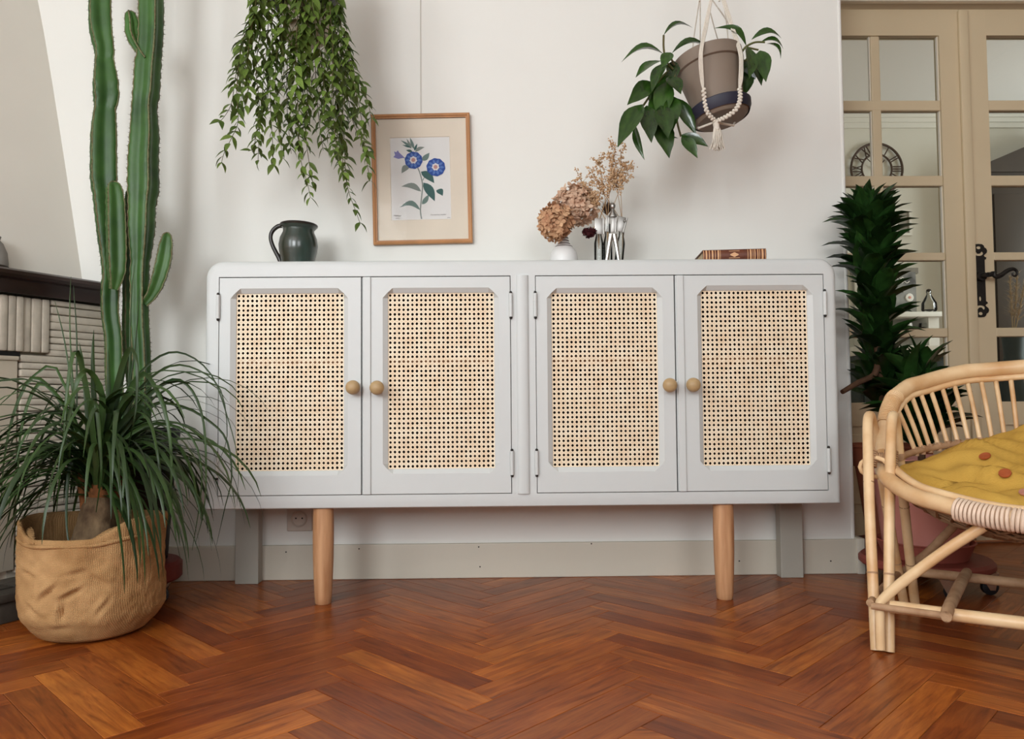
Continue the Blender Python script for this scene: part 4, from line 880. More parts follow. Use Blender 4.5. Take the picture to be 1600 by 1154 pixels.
def caster(mb_wheel, mb_fork, x, y, zt, a=0.0, r=0.022, wd=0.018):
    T = M.Translation((x, y, 0)) @ M.Rotation(a, 4, 'Z')
    mb_wheel.lathe([(r*0.55, -wd/2), (r, -wd/2+0.003), (r, wd/2-0.003), (r*0.55, wd/2)], (0, 0, 0), 20, T @ M.Translation((0.012, 0, r)) @ M.Rotation(R(90), 4, 'X'))
    for s in (-1, 1):
        mb_fork.prism([(0.02, r-0.008), (0.03, zt-0.006), (-0.018, zt-0.006), (0.006, r-0.008)], s*(wd/2+0.002), s*(wd/2+0.0045), T)
    mb_fork.box(-0.020, 0.031, -wd/2-0.0045, wd/2+0.0045, zt-0.008, zt-0.0005, T)
def dolly(name, label, c, r, z0, z1, mt_, angs, cat='plant dolly'):
    d = thing(name, label, cat, (c[0], c[1], 0))
    obj('platform', MB().lathe([(0, z0), (r-0.006, z0), (r, z0+0.006), (r, z1-0.008), (r-0.008, z1), (0, z1)], (c[0], c[1], 0), 40), mt_, d)
    for a in angs:
        w_, f_ = MB(), MB(); x, y = c[0]+cos(R(a))*(r-0.028), c[1]+sin(R(a))*(r-0.028)
        caster(w_, f_, x, y, z0, R(a+40)); cs = obj('caster', w_, MT['rubber'], d); obj('caster_fork', f_, MT['chrome'], cs, sm=False)
    return d

# ------------------------------------------------------------------ cactus
YC = 2.10
cc = at(208, 700, YC); cc.z = 0
dolly('round_dolly', 'dark red round plant dolly on casters, half hidden behind the burlap bag', cc, 0.128, 0.052, 0.102, MT['redwood'], (-30, 60, 150, 240))
ca = thing('cactus', 'tall ribbed candelabra cactus with two columns and short side arms', 'cactus', (cc.x, cc.y, 0.103))
pt_ = at(208, 672, YC-0.11).z
obj('pot', MB().lathe([(0, 0.1025), (0.085, 0.1025), (0.090, 0.108), (0.112, pt_-0.03), (0.118, pt_-0.03), (0.119, pt_), (0.110, pt_), (0.106, pt_-0.025), (0, pt_-0.025)], cc, 36), MT['black'], ca)
obj('soil', MB().lathe([(0, pt_-0.012), (0.106, pt_-0.020), (0.106, pt_-0.026)], cc, 24, cap=False), MT['soil'], ca)
def cactus_stem(path, Y, nr, phase, tag_, dome=True, seed=0, root=None, dY=0.0):
    q = random.Random(seed)
    pts = []; rad = []
    for i, (px, py, hw) in enumerate(path):
        p = at(px, py, Y+dY*i/(len(path)-1)); pts.append(p); rad.append(hw*Y/FPX)
    if root is not None: pts.append(V(root)); rad.append(rad[-1]*0.92)
    P, Rr = smooth(pts, rad, 7)
    # arc length for the crest scallops
    n = nr*10; vs = []; fs = []; crest = [[] for _ in range(nr)]; s = 0
    if dome:
        d = (P[0]-P[1]).normalized(); r0 = Rr[0]
        P = [P[0]+d*r0*0.72, P[0]+d*r0*0.55, P[0]+d*r0*0.28]+P; Rr = [r0*0.10, r0*0.50, r0*0.82]+Rr
    for i, p in enumerate(P):
        if i: s += (P[i]-P[i-1]).length
        t = (P[min(i+1, len(P)-1)]-P[max(i-1, 0)]).normalized(); ux = (V((1, 0, 0))-t*t.x).normalized(); uy = ux.cross(t); uy = -uy if uy.y < 0 else uy
        for k in range(n):
            th = 2*pi*k/n; f = abs(cos(nr*th/2))**2.4; sc = 1+0.035*sin(s*210+k//10)*f**3
            r = Rr[i]*(0.60+0.40*f)*sc; a = th+phase
            v = p+ux*cos(a)*r+uy*sin(a)*r; vs.append(v)
            if k % 10 == 0: crest[k//10].append((v, (ux*cos(a)+uy*sin(a)), t))
    for i in range(len(P)-1):
        for k in range(n):
            k2 = (k+1) % n; fs.append((i*n+k, i*n+k2, (i+1)*n+k2, (i+1)*n+k))
    fs.append(tuple(range(n))); fs.append(tuple((len(P)-1)*n+k for k in range(n)))
    so_ = obj('stem', MB().add(vs, fs), MT['cactus'], ca, ang=60)
    rd = MB(); sp = MB()
    for cr in crest:
        rd.tube([v-d*0.0008 for v, d, t in cr], [0.0019+0.0009*q.random() for _ in cr], 5)
        acc = 0
        for i in range(1, len(cr)):
            seg = (cr[i][0]-cr[i-1][0]).length; k = 0.0
            while acc < seg:
                v = cr[i-1][0].lerp(cr[i][0], acc/seg); d = cr[i][1]
                for _ in range(3):
                    e = (d+V((q.uniform(-.7, .7), q.uniform(-.7, .7), q.uniform(-.7, .7)))).normalized()
                    w_ = e.orthogonal().normalized()*0.0006; w2 = e.cross(w_).normalized()*0.0006
                    sp.add([v+w_, v-w_*0.5+w2, v-w_*0.5-w2, v+e*q.uniform(0.004, 0.0085)], [(0, 1, 3), (1, 2, 3), (2, 0, 3)])
                acc += 0.0125
            acc -= seg
    obj('ridge', rd, MT['ridge'], so_, kind='stuff'); link('spines', sp.mesh('spines', MT['spine'], False), so_, None, 'stuff')
F = lambda a: R(a)
cactus_stem([(156, -420, 20), (156, -300, 21), (157, -150, 20), (156, -20, 20), (157, 40, 20.5), (163, 78, 17.5), (163, 95, 17), (165, 130, 23), (166, 155, 23), (164, 170, 19.5), (162, 210, 23.5), (162, 275, 24), (164, 300, 22), (167, 330, 22), (170, 370, 20), (172, 400, 17), (173, 430, 15), (172, 450, 16.5), (172, 490, 15.5), (177, 530, 15.5), (178, 590, 15.5), (182, 640, 15)], YC, 4, F(-104), 'a', True, 1, (cc.x-0.035, cc.y, pt_-0.03))
cactus_stem([(236, -460, 20), (236, -300, 21), (237, -150, 20), (236, -10, 19), (236, 40, 18.5), (234, 80, 18), (231, 105, 19.5), (229, 140, 19.5), (226, 165, 18.5), (226, 210, 21.5), (224, 250, 22.5), (224, 290, 23.5), (222, 320, 20), (221, 355, 20), (220, 390, 16), (219, 408, 13.5), (218, 430, 14), (218, 460, 13), (218, 500, 13.5), (221, 550, 13), (222, 600, 13), (222, 650, 13)], YC-0.03, 4, F(-138), 'b', True, 2, (cc.x+0.02, cc.y-0.03, pt_-0.03))
cactus_stem([(178, 293, 13), (180, 315, 16), (181, 350, 17), (182, 395, 17), (182, 425, 15), (180, 442, 10), (178, 452, 7)], YC-0.055, 4, F(-100), 'c', True, 3)
cactus_stem([(203, 22, 7.5), (206, 35, 10), (207, 50, 10.5), (212, 66, 9), (221, 82, 6), (228, 92, 5)], YC-0.045, 4, F(-80), 'd', True, 4)
cactus_stem([(261, 370, 9), (259, 385, 13), (256, 405, 14.5), (251, 425, 14), (244, 446, 12.5), (236, 462, 9.5), (226, 474, 7)], YC-0.03, 4, F(-112), 'e', True, 5)
cactus_stem([(203, 300, 6), (203, 330, 9), (203, 360, 10), (202, 400, 10), (200, 430, 8), (200, 470, 8), (200, 520, 9), (203, 560, 9)], YC+0.045, 4, F(-90), 'f', True, 6, (cc.x, cc.y+0.03, pt_-0.03))

# ------------------------------------------------------------------ burlap bag with the ponytail palm
YBAG = 1.815
bc = at(147, 905, YBAG); bc.z = 0
bg = thing('burlap_bag', 'round burlap sack planter with a folded rim, on the parquet by the fireplace', 'planter', tuple(bc))
prof = [(0.0, 0.0), (0.060, 0.0), (0.094, 0.004), (0.118, 0.018), (0.137, 0.042), (0.148, 0.075), (0.152, 0.115), (0.1535, 0.160), (0.1535, 0.200), (0.152, 1.0)]
n = 180
def rimz(a):
    d = abs((a+pi/2+pi) % (2*pi)-pi)                              # angle away from the front
    t = max(0.0, min(1.0, (d-R(22))/R(38))); t = t*t*(3-2*t)
    back = max(0.0, min(1.0, (d-R(100))/R(50)))
    return 0.2225+0.036*t-0.010*back
vs = []; fs = []; rings = []
rows_ = []
prof = [(0.0, 0.0), (0.060, 0.0), (0.100, 0.002), (0.116, 0.010), (0.130, 0.026), (0.146, 0.050), (0.151, 0.062), (0.1530, 0.085), (0.1535, 0.115), (0.154, 0.160), (0.1535, 0.205)]
for (r, z), (r2, z2) in zip(prof[:-1], prof[1:]):
    m_ = max(1, int((z2-z)/0.0045)); rows_ += [(r+(r2-r)*i/m_, z+(z2-z)*i/m_, 0) for i in range(m_)]
rows_.append((0.153, 0.207, 0))
rows_ += [(0.152, None, 0.0), (0.1525, None, 0.010), (0.148, None, 0.0135), (0.142, None, 0.009), (0.139, None, -0.004), (0.139, -1, 0), (0.136, -2, 0)]
for (r, z, dz) in rows_:
    for k in range(n):
        a = 2*pi*k/n; rz = rimz(a)
        zz = z if (z is not None and z >= 0) else (rz+dz if z is None else (0.19 if z == -1 else 0.12))
        h = max(0.0, min(1.0, zz/0.05))
        w1 = noise.noise(V((cos(a)*2.2, sin(a)*2.2, zz*9)))*0.0060+noise.noise(V((cos(a)*6, sin(a)*6, zz*34+3)))*0.0032+noise.noise(V((cos(a)*13, sin(a)*13, zz*70+8)))*0.0022
        # pinched creases of the cloth on the front
        cre = 0.0
        for a0, z0, sl, dep in ((-97, 0.125, 0.75, 0.011), (-79, 0.120, 0.5, 0.011), (-86, 0.085, 1.45, 0.010), (-120, 0.16, -0.3, 0.006), (-112, 0.085, -0.5, 0.005), (-62, 0.15, -0.7, 0.006), (-90, 0.045, 0.05, 0.005), (-55, 0.09, 0.9, 0.005), (-75, 0.165, 0.2, 0.005)):
            da = ((a-R(a0)+pi) % (2*pi)-pi)*0.15; u = da*cos(sl)+(zz-z0)*sin(sl); v_ = -da*sin(sl)+(zz-z0)*cos(sl)
            cre += dep*math.exp(-(u/0.022)**2-(v_/0.005)**2)-0.6*dep*math.exp(-(u/0.026)**2-((v_-0.010)/0.006)**2)
        rr_ = r+(w1-cre)*h
        # the flank folds inwards where the rim climbs
        vs.append((bc.x+rr_*cos(a), bc.y+rr_*sin(a)*0.98, zz))
for j in range(len(rows_)-1):
    for k in range(n): fs.append((j*n+k, j*n+(k+1) % n, (j+1)*n+(k+1) % n, (j+1)*n+k))
me_b = MB().add(vs, fs)
bo = obj('cloth', me_b, MT['burlap'], bg, ang=75)
# two stitched folds of the collar: rolls of cloth along the front rim and the side flaps
rl = []
for d in range(-66, 67, 6):
    a = R(-90+d); rl.append((bc.x+0.1525*cos(a), bc.y+0.1495*sin(a), rimz(a)*0.35+0.2225*0.65+0.001-0.00008*abs(d)))
obj('rim_roll', MB().tube(rl, [0.002]+[0.0048]*(len(rl)-2)+[0.002], 10, sub=2), MT['burlap'], bg)
for a0, a1 in ((-158, -112), (-68, -22)):
    m = MB(); ra, rb_ = [], []
    for i in range(9):
        a = R(a0+(a1-a0)*i/8); f = sin(pi*i/8)**0.8
        ra.append((bc.x+0.153*cos(a), bc.y+0.150*sin(a), 0.226+0.003*f)); rb_.append((bc.x+(0.150-0.020*f)*cos(a), bc.y+(0.147-0.020*f)*sin(a), 0.229+0.030*f*(0.6+0.4*(1-abs(i-(2 if a0 < -100 else 6))/8))))
    mid = [tuple((V(p)+V(q_))/2+V((0, -0.004, 0.003))) for p, q_ in zip(ra, rb_)]
    m.bridge(ra, mid, False); m.bridge(mid, rb_, False)
    fl = obj('rim_flap', m, MT['burlap'], bg, ang=80); sdm = fl.modifiers.new('t', 'SOLIDIFY'); sdm.thickness = 0.003
pp_ = thing('ponytail_palm', 'ponytail palm with swollen trunk and long drooping ribbon leaves in burlap sack', 'plant', (bc.x, bc.y, 0.18))
obj('soil', MB().lathe([(0, 0.176), (0.130, 0.170), (0.130, 0.160), (0, 0.160)], bc, 28), MT['soil'], pp_)
tb_ = at(150, 850, YBAG-0.02); tp_ = at(153, 770, YBAG-0.02)
kx = tb_.x
trunk = [(kx, bc.y-0.02, 0.165), (kx-0.001, bc.y-0.02, 0.20), (kx, bc.y-0.02, 0.235), (kx+0.003, bc.y-0.02, 0.265), (kx+0.006, bc.y-0.02, 0.292), (kx+0.007, bc.y-0.02, 0.315)]
tm = MB(); tm.tube(trunk, [0.062, 0.055, 0.045, 0.040, 0.036, 0.028], 22, sub=4)
tm.v = [tuple(V(p)+V((noise.noise(V(p)*60)*0.004, noise.noise(V(p)*60+V((9, 0, 0)))*0.004, 0))) for p in tm.v]
obj('trunk', tm, MT['bark'], pp_, ang=80)
crowns = [(V((kx+0.008, bc.y-0.02, 0.325)), 0.026), (V((kx-0.036, bc.y-0.005, 0.355)), 0.018), (V((kx+0.03, bc.y+0.02, 0.37)), 0.018)]
for (c, r), b0 in zip(crowns, ((kx+0.006, bc.y-0.02, 0.29), (kx-0.022, bc.y-0.012, 0.26), (kx+0.016, bc.y+0.005, 0.275))):
    obj('crown_stem', MB().tube([b0, (V(b0)+c)/2, c, c+V((0, 0, 0.03))], [r*0.9, r*0.85, r, r*0.5], 14, sub=2), MT['bark2'], pp_)
def ribbon(name, L, e0, e1, wd, mt_, n=11, sag=1.25, twist=0.0, seed=0):
    """a strap leaf that leaves the origin along +X at elevation e0 and bends over to elevation e1"""
    q = random.Random(seed); p = V((0, 0, 0)); up = []; md_ = []; dn = []; yaw = 0; tw = 0
    for i in range(n+1):
        t = i/n; e = e0+(e1-e0)*min(1, t**sag*1.02)
        h = wd*0.5*min(1, 0.55+t*3)*(1-t)**0.55+0.0004
        d = V((cos(e)*cos(yaw), cos(e)*sin(yaw), sin(e))); s_ = V((-sin(yaw), cos(yaw), 0)); nn = d.cross(s_); nn = -nn if nn.z < 0 and i == 0 else nn
        nn = s_.cross(d)*-1
        tw = twist*t; side = s_*cos(tw)+nn*sin(tw)
        up.append(p+side*h+nn*h*-0.35); md_.append(p.copy()); dn.append(p-side*h+nn*h*-0.35)
        p = p+d*(L/n); yaw += q.uniform(-.05, .05)
    mb = MB(); mb.bridge(up, md_, False); mb.bridge(md_, dn, False); return mb.mesh(name, mt_, True, 80)
q = random.Random(5)
var = []
for i in range(40):
    var.append(ribbon('leaf', q.uniform(0.40, 0.58), R(q.uniform(48, 86)), R(q.uniform(-90, -80)), q.uniform(0.011, 0.019), MT['palm'], 12, q.uniform(0.55, 0.95), q.uniform(-1.0, 1.0), i))
for i in range(190):
    c, r = crowns[0] if i % 2 else q.choice(crowns); me = var[i % 40]
    a = 2*pi*(i*0.618034) % (2*pi)+q.uniform(-.25, .25)
    k = q.uniform(0.72, 1.0); fr = abs((a+pi/2+pi) % (2*pi)-pi)
    if fr < R(32) and i % 4: continue                            # few leaves hang before the trunk
    if sin(a) > 0.5: k *= 0.85
    z = q.uniform(-0.02, 0.05)
    link('leaf', me, pp_, M.Translation(c+V((cos(a)*r*0.6, sin(a)*r*0.6, z))) @ M.Rotation(a, 4, 'Z') @ M.Diagonal((k*q.uniform(0.75, 1.10), 1.0, k, 1)))
for i in range(36):
    a = q.uniform(0, 2*pi); c = crowns[i % 3][0]; me = ribbon('leaf', q.uniform(0.36, 0.52), R(q.uniform(72, 89)), R(q.uniform(-85, -60)), q.uniform(0.012, 0.020), MT['palm'], 11, q.uniform(0.9, 1.5), q.uniform(-.9, .9), 500+i)
    link('leaf', me, pp_, M.Translation(c+V((0, 0, q.uniform(0, 0.04)))) @ M.Rotation(a, 4, 'Z'))
# low leaves that hang close over the sack, blades that stand straight up, long arcs on the right
for i in range(34):
    a = R(q.choice((q.uniform(-180, -125), q.uniform(-55, 0)))); me = ribbon('leaf', q.uniform(0.30, 0.42), R(q.uniform(5, 45)), R(-88), q.uniform(0.008, 0.014), MT['palm'], 11, 0.7, q.uniform(-.8, .8), 300+i)
    c = crowns[i % 3][0]; link('leaf', me, pp_, M.Translation(c+V((0, 0, q.uniform(-0.02, 0.02)))) @ M.Rotation(a, 4, 'Z'))
for px, py, b_ in ((108, 432, (118, 720)), (92, 470, (118, 640)), (122, 446, (120, 640)), (212, 415, (200, 610)), (230, 452, (196, 640)), (150, 515, (150, 700)), (132, 535, (140, 720)), (172, 545, (165, 700)), (205, 548, (165, 690))):
    Y_ = YBAG+(0.06 if px > 200 else -0.02)
    p0, p1 = at(*b_, Y_), at(px, py, Y_); L = (p1-p0).length; wd = 0.004 if py < 480 else 0.015
    me = ribbon('leaf', L, R(2), R(-2), wd, MT['palm'], 8, 1.2, 0.5, px); link('leaf', me, pp_, orient(p0, p1, (0.2, -1, 0), 1.0) @ M.Diagonal((1/L, 1/L, 1/L, 1)))
for pts, w_ in (([(160, 690), (205, 600), (250, 556), (290, 553), (330, 585), (355, 650), (372, 720), (370, 790)], 0.006), ([(165, 690), (215, 610), (265, 572), (310, 578), (345, 610), (355, 680), (340, 725)], 0.006), ([(165, 700), (225, 625), (270, 593), (300, 610), (318, 660), (322, 740), (318, 800), (305, 850)], 0.009), ([(170, 705), (230, 635), (285, 635), (330, 660), (355, 690), (362, 745), (352, 790), (338, 852)], 0.008), ([(165, 710), (225, 665), (280, 668), (308, 700), (315, 760), (300, 860)], 0.009), ([(140, 700), (90, 620), (50, 590), (20, 650), (5, 730), (2, 790)], 0.011), ([(130, 690), (95, 625), (60, 600), (35, 660), (28, 740), (32, 800)], 0.011), ([(128, 690), (88, 575), (40, 598), (0, 632)], 0.008), ([(120, 700), (70, 655), (25, 662), (-20, 668)], 0.005),
        ([(155, 700), (160, 620), (140, 580), (122, 592), (110, 640), (96, 720), (88, 800)], 0.016), ([(160, 690), (190, 575), (204, 545), (214, 570), (212, 640), (200, 700)], 0.014), ([(150, 690), (125, 560), (112, 560), (102, 640), (98, 720)], 0.014), ([(165, 690), (215, 590), (240, 600), (262, 660), (268, 740), (262, 820)], 0.014), ([(160, 700), (210, 640), (232, 650), (248, 720), (256, 800)], 0.014), ([(152, 770), (150, 720), (142, 640), (150, 632), (156, 690), (158, 740), (150, 800)], 0.015), ([(160, 720), (180, 690), (194, 720), (192, 770), (190, 815)], 0.012), ([(125, 760), (108, 720), (112, 690), (134, 690)], 0.010), ([(140, 740), (112, 722), (104, 780), (106, 840), (120, 880)], 0.010)):
    Y0_ = YBAG-0.03; P_ = []
    for i, (px, py) in enumerate(pts): P_.append(at(px, py, Y0_-0.10*min(1, i/3)*(1 if 60 < pts[-1][0] < 300 else 0.2)))
    P_, _ = smooth(P_, [1]*len(P_), 3); up = []; dn = []; mdl = []
    for i, p in enumerate(P_):
        t = (P_[min(i+1, len(P_)-1)]-P_[max(i-1, 0)]).normalized(); s_ = t.cross(V((0, 1, 0.25))).normalized()*w_*0.5*min(1, 0.5+i*0.3)*(1-(i/len(P_))**1.6); up.append(p+s_); dn.append(p-s_); mdl.append(p+V((0, 0.15*w_, 0)))
    m = MB(); m.bridge(up, mdl, False); m.bridge(mdl, dn, False); obj('leaf', m, MT['palm'], pp_, ang=80)

# ------------------------------------------------------------------ trailing plant in a hanging pot (left)
YH = 2.06
hc = at(478, 20, YH)
zb_, zt_ = at(478, 62, YH).z, at(478, -75, YH).z
hg = thing('trailing_plant', 'green trailing vine plant hanging in a small cream pot above the jug', 'plant', (hc.x, hc.y, zb_))
obj('pot', MB().lathe([(0, zb_), (0.056, zb_), (0.060, zb_+0.004), (0.072, zt_-0.02), (0.078, zt_-0.02), (0.079, zt_), (0.072, zt_), (0.069, zt_-0.02), (0, zt_-0.02)], (hc.x, hc.y, 0), 32), MT['cream'], hg)
zs_ = at(478, 18, YH).z
obj('cover_ring', MB().lathe([(0.069, zs_), (0.085, zs_+0.006), (0.088, zs_+0.03), (0.084, zs_+0.03), (0.073, zs_+0.012), (0.0695, zs_+0.008)], (hc.x, hc.y, 0), 32, cap=False), MT['dark'], hg)
hook = V((hc.x, hc.y, ZC-0.002))
for a in (30, 150, 270): obj('cord', MB().tube([(hc.x+0.076*cos(R(a)), hc.y+0.076*sin(R(a)), zt_-0.004), hook], 0.0014, 5), MT['cord'], hg)
strands = [[(405,0),(394,35),(378,75),(368,120),(362,160),(352,180),(341,192)],[(398,20),(380,60),(372,110),(370,150),(372,190),(362,215),(350,240),(346,255)],[(412,0),(405,60),(400,110),(405,160),(402,200),(396,230),(388,236)],[(420,0),(418,60),(412,120),(408,170),(405,210),(403,255)],[(425,20),(425,80),(422,140),(424,190),(426,225),(427,262)],[(440,30),(432,90),(430,140),(434,190),(438,220),(442,248)],[(455,20),(450,80),(448,140),(450,190),(455,240)],[(465,20),(462,90),(465,150),(466,200),(470,250),(480,285),(485,308)],[(480,20),(478,80),(480,150),(478,210),(484,260),(490,290)],[(490,20),(492,90),(495,150),(500,200),(505,235)],[(505,10),(508,80),(505,140),(510,190),(520,230),(525,250)],[(515,0),(520,70),(520,140),(522,200),(530,250),(540,275)],[(520,0),(530,50),(535,100),(535,160),(538,220),(540,270),(545,300),(556,330),(563,350)],[(525,0),(538,60),(548,110),(560,160),(567,200),(573,250),(578,282)],[(528,10),(542,70),(552,115),(565,135),(575,160),(581,190)],[(522,30),(535,100),(545,160),(555,200),(570,225),(577,240)],
    [(400,0),(392,50),(386,100),(388,140),(384,170)],[(445,20),(440,60),(444,100),(440,140)],[(500,20),(516,60),(528,110),(530,170),(526,220)],[(470,10),(472,60),(456,110),(458,170),(468,225)],[(512,10),(536,80),(540,140),(532,200)],[(410,20),(388,80),(380,130),(376,160)],[(462,-10),(460,40),(470,95),(474,150),(476,200)],[(488,-10),(492,30),(500,80),(506,130),(512,190)],[(500,-10),(512,30),(520,90),(526,150),(532,210),(536,260)],[(468,-14),(478,30),(466,70),(455,120)]]
q = random.Random(9)
hl = [leaf_mesh('leaf', MT['hoya'], 1, w_, a_, f_, 5, pk, 1.2, i) for i, (w_, a_, f_, pk) in enumerate(((0.36, 0.05, 0.16, 0.36), (0.41, 0.08, 0.12, 0.34), (0.34, 0.03, 0.2, 0.38), (0.44, 0.10, 0.10, 0.34)))]
allv = []
for si, sd in enumerate(strands):
    y_in = YH-0.075+0.03*q.random() if si % 3 else YH+q.uniform(-0.02, 0.07)
    P = []
    for i, (px, py) in enumerate(sd): P.append(at(px, py, y_in+q.uniform(-.008, .008)))
    top = V((hc.x+(P[0].x-hc.x)*0.75, hc.y+(P[0].y-hc.y)*0.75, zt_-0.004)); P = [top, V((P[0].x, P[0].y, zt_+0.004))]+P
    P, _ = smooth(P, [1]*len(P), 5)
    obj('vine', MB().tube(P, [0.0016*(1-0.55*i/len(P)) for i in range(len(P))], 5), MT['vine'], hg)
    acc = 0.0; k = 0; tot = sum((P[i+1]-P[i]).length for i in range(len(P)-1)); run = 0; nxt = 0.02
    for i in range(len(P)-1):
        seg = (P[i+1]-P[i]).length
        while run+seg > nxt:
            p = P[i].lerp(P[i+1], (nxt-run)/seg); t = (P[i+1]-P[i]).normalized()
            a = (k % 2)*R(90)+q.uniform(-.5, .5)+si
            for s_ in (0, pi):
                if q.random() < 0.06: continue
                side = V((cos(a+s_), sin(a+s_), 0)); d = (side*0.75+t*q.uniform(0.5, 1.4)).normalized()
                L = q.uniform(0.030, 0.050)*(1.0 if nxt < tot*0.8 else 0.80)
                e = p+d*L
                if e.y > YW-0.01: continue
                nrm = (V((0, 0, 1))*0.5+V((0, -1, 0))*q.uniform(0.1, 0.9)-t*0.3+side*0.2)
                allv.append((e.y+q.uniform(-.02, .02), p, e, nrm, q.randrange(4), q.uniform(-.4, .4)))
            k += 1; nxt += q.uniform(0.014, 0.021)
        run += seg
allv.sort(key=lambda t: t[0])
rest = MB()
for i, (y, p, e, nrm, v_, ro) in enumerate(allv):
    mw = orient(p, e, nrm, 1.0, ro)
    if i < 299: link('leaf', hl[v_], hg, mw)
    else: joined(rest, hl[v_], mw)
link('leaves', rest.mesh('leaves', MT['hoya'], True, 80), hg, None, 'stuff')

# ------------------------------------------------------------------ potted plant in a macrame hanger (right)
YR = 1.98
pc_ = at(1104, 92, YR)
tilt = R(10)
k = YR/FPX
HT = M.Translation(pc_) @ M.Rotation(-tilt, 4, 'Y') @ M.Rotation(R(-7), 4, 'X')
rt = 54.5*k
ph = thing('hanging_pot_plant', 'dark glossy leaved plant in a tilted taupe pot held by a cotton macrame hanger', 'plant', tuple(pc_))
obj('pot', MB().lathe([(0, -0.172), (0.058, -0.172), (0.060, -0.168), (0.0835, -0.040), (0.0835, -0.036), (rt-0.001, -0.034), (rt, -0.030), (rt+0.001, -0.002), (rt-0.003, 0.0), (rt-0.006, -0.002), (rt-0.009, -0.03), (0, -0.03)], (0, 0, 0), 48, HT), MT['taupe'], ph)
obj('soil', MB().lathe([(0, -0.018), (rt-0.0085, -0.022), (rt-0.0085, -0.029)], (0, 0, 0), 28, HT, cap=False), MT['soil'], ph)
sa = MB().lathe([(0, -0.1785), (0.062, -0.1785), (0.072, -0.170), (0.0775, -0.150), (0.0795, -0.150), (0.081, -0.146), (0.077, -0.145), (0.070, -0.166), (0, -0.1735)], (0, 0, 0), 48, HT)
sau = obj('saucer', sa, MT['taupe'], ph)
obj('saucer_rim', MB().lathe([(0.0745, -0.172), (0.0815, -0.158), (0.0835, -0.145), (0.081, -0.1425), (0.0765, -0.1435), (0.0735, -0.155)], (0, 0, 0), 48, HT, cap=False), MT['navy'], sau)
mh = thing('macrame_hanger', 'white cotton macrame cords with knotted tassel, holding the taupe pot', 'plant hanger', tuple(at(1118, 196, YR-0.02)))
hookp = at(1113, -150, YR+0.01)
def cordp(pts, r, name='cord', braid=False):
    P, _ = smooth([V(p) for p in pts], [1]*len(pts), 8); m = MB()
    m.tube(P, r*(0.6 if braid else 1), 8)
    if braid:
        acc = 0.0; sd = 1
        for i in range(len(P)-1):
            seg = (P[i+1]-P[i]).length; t = (P[i+1]-P[i]).normalized(); u = t.cross(V((0, 1, 0))).normalized()
            while acc < seg:
                m.ball(P[i].lerp(P[i+1], acc/seg)+u*sd*r*0.38+V((0, -r*0.3, 0)), (r*0.80, r*0.8, r*0.72), 8, 6); acc += r*0.82; sd = -sd
            acc -= seg
    obj(name, m, MT['cord'], mh, 'stuff' if braid else None)
A = lambda px, py, dy: at(px, py, YR+dy)
kn = A(1118, 190, -0.045)
fr_ = -0.098
for d in (-2.2, 0, 2.2):
    cordp([A(1111+d*0.5, 0, -0.02), A(1103+d, 40, -0.05), A(1096+d*0.8, 76, fr_-0.004), A(1095+d, 97, fr_-0.003), A(1097+d*0.8, 125, fr_+0.008), A(1099, 141, fr_+0.014)], 0.0022)
cordp([A(1099, 140, fr_+0.013), A(1101, 158, fr_+0.020), A(1105, 176, fr_+0.022), A(1118, 190, -0.058)], 0.0058, 'braided_cord', True)
for d in (-2, 0.3, 2.4):
    cordp([A(1124+d, -20, -0.01), A(1143+d, 40, -0.03), A(1156+d, 80, -0.085), A(1158+d, 100, -0.092), A(1157+d, 125, -0.088), A(1155, 141, -0.088)], 0.0022)
cordp([A(1155, 138, -0.088), A(1156, 156, -0.098), A(1149, 172, -0.102), A(1134, 183, -0.085), A(1118, 190, -0.058)], 0.0058, 'braided_cord', True)
for tp2, mid2, end2 in (((1093, 0, 0.0), (1086, 45, 0.05), (1081, 86, 0.085)), ((1094, 0, 0.02), (1094, 45, 0.05), (1094, 80, 0.09)), ((1110, 20, 0.02), (1118, 50, 0.05), (1128, 82, 0.09)), ((1131, 0, 0.02), (1136, 45, 0.05), (1139, 82, 0.085)), ((1113, 0, 0.0), (1140, 40, 0.03), (1152, 78, 0.05))):
    cordp([A(*tp2), A(*mid2), A(*end2)], 0.0017)
for a_ in (1093, 1111, 1131, 1124): cordp([A(a_, 2, -0.005), (A(a_, 2, -0.005)+hookp)/2, hookp], 0.0024)
cordp([hookp, V((hookp.x, hookp.y, ZC-0.001))], 0.004)
for s_, e_ in (((1118, 190, -0.058), (1092, 200, -0.03)), ((1118, 191, -0.058), (1146, 196, -0.03)), ((1092, 200, -0.03), (1088, 196, 0.05)), ((1146, 196, -0.03), (1150, 186, 0.05))): cordp([A(*s_), A(*e_)], 0.003)
obj('knot', MB().ball(A(1119, 194, -0.058), (0.0085, 0.0085, 0.011), 12, 8).tube([A(1119, 190, -0.058), A(1120, 203, -0.058)], [0.0075, 0.0085], 10), MT['cord'], mh)
ts = MB(); q = random.Random(2)
for i in range(84):
    a_, r_ = i*2.39996, sqrt((i+0.5)/84); x, dy = cos(a_)*r_, sin(a_)*r_*0.013
    k0, k1, k2 = q.uniform(-.8, .8), q.uniform(-1.4, 1.4), q.uniform(-2, 2)
    ts.tube([A(1120+x*4.5, 199, -0.058+dy*0.4), A(1121+x*7.5+k0, 211, -0.058+dy), A(1121+x*9+k1, 222, -0.058+dy*1.1), A(1121+x*11.5+k2, 234-3*r_+q.uniform(-4, 3), -0.058+dy*1.2)], [0.0014, 0.0013, 0.0012, 0.0010], 4, sub=2)
obj('tassel', ts, MT['cord'], mh, kind='stuff')
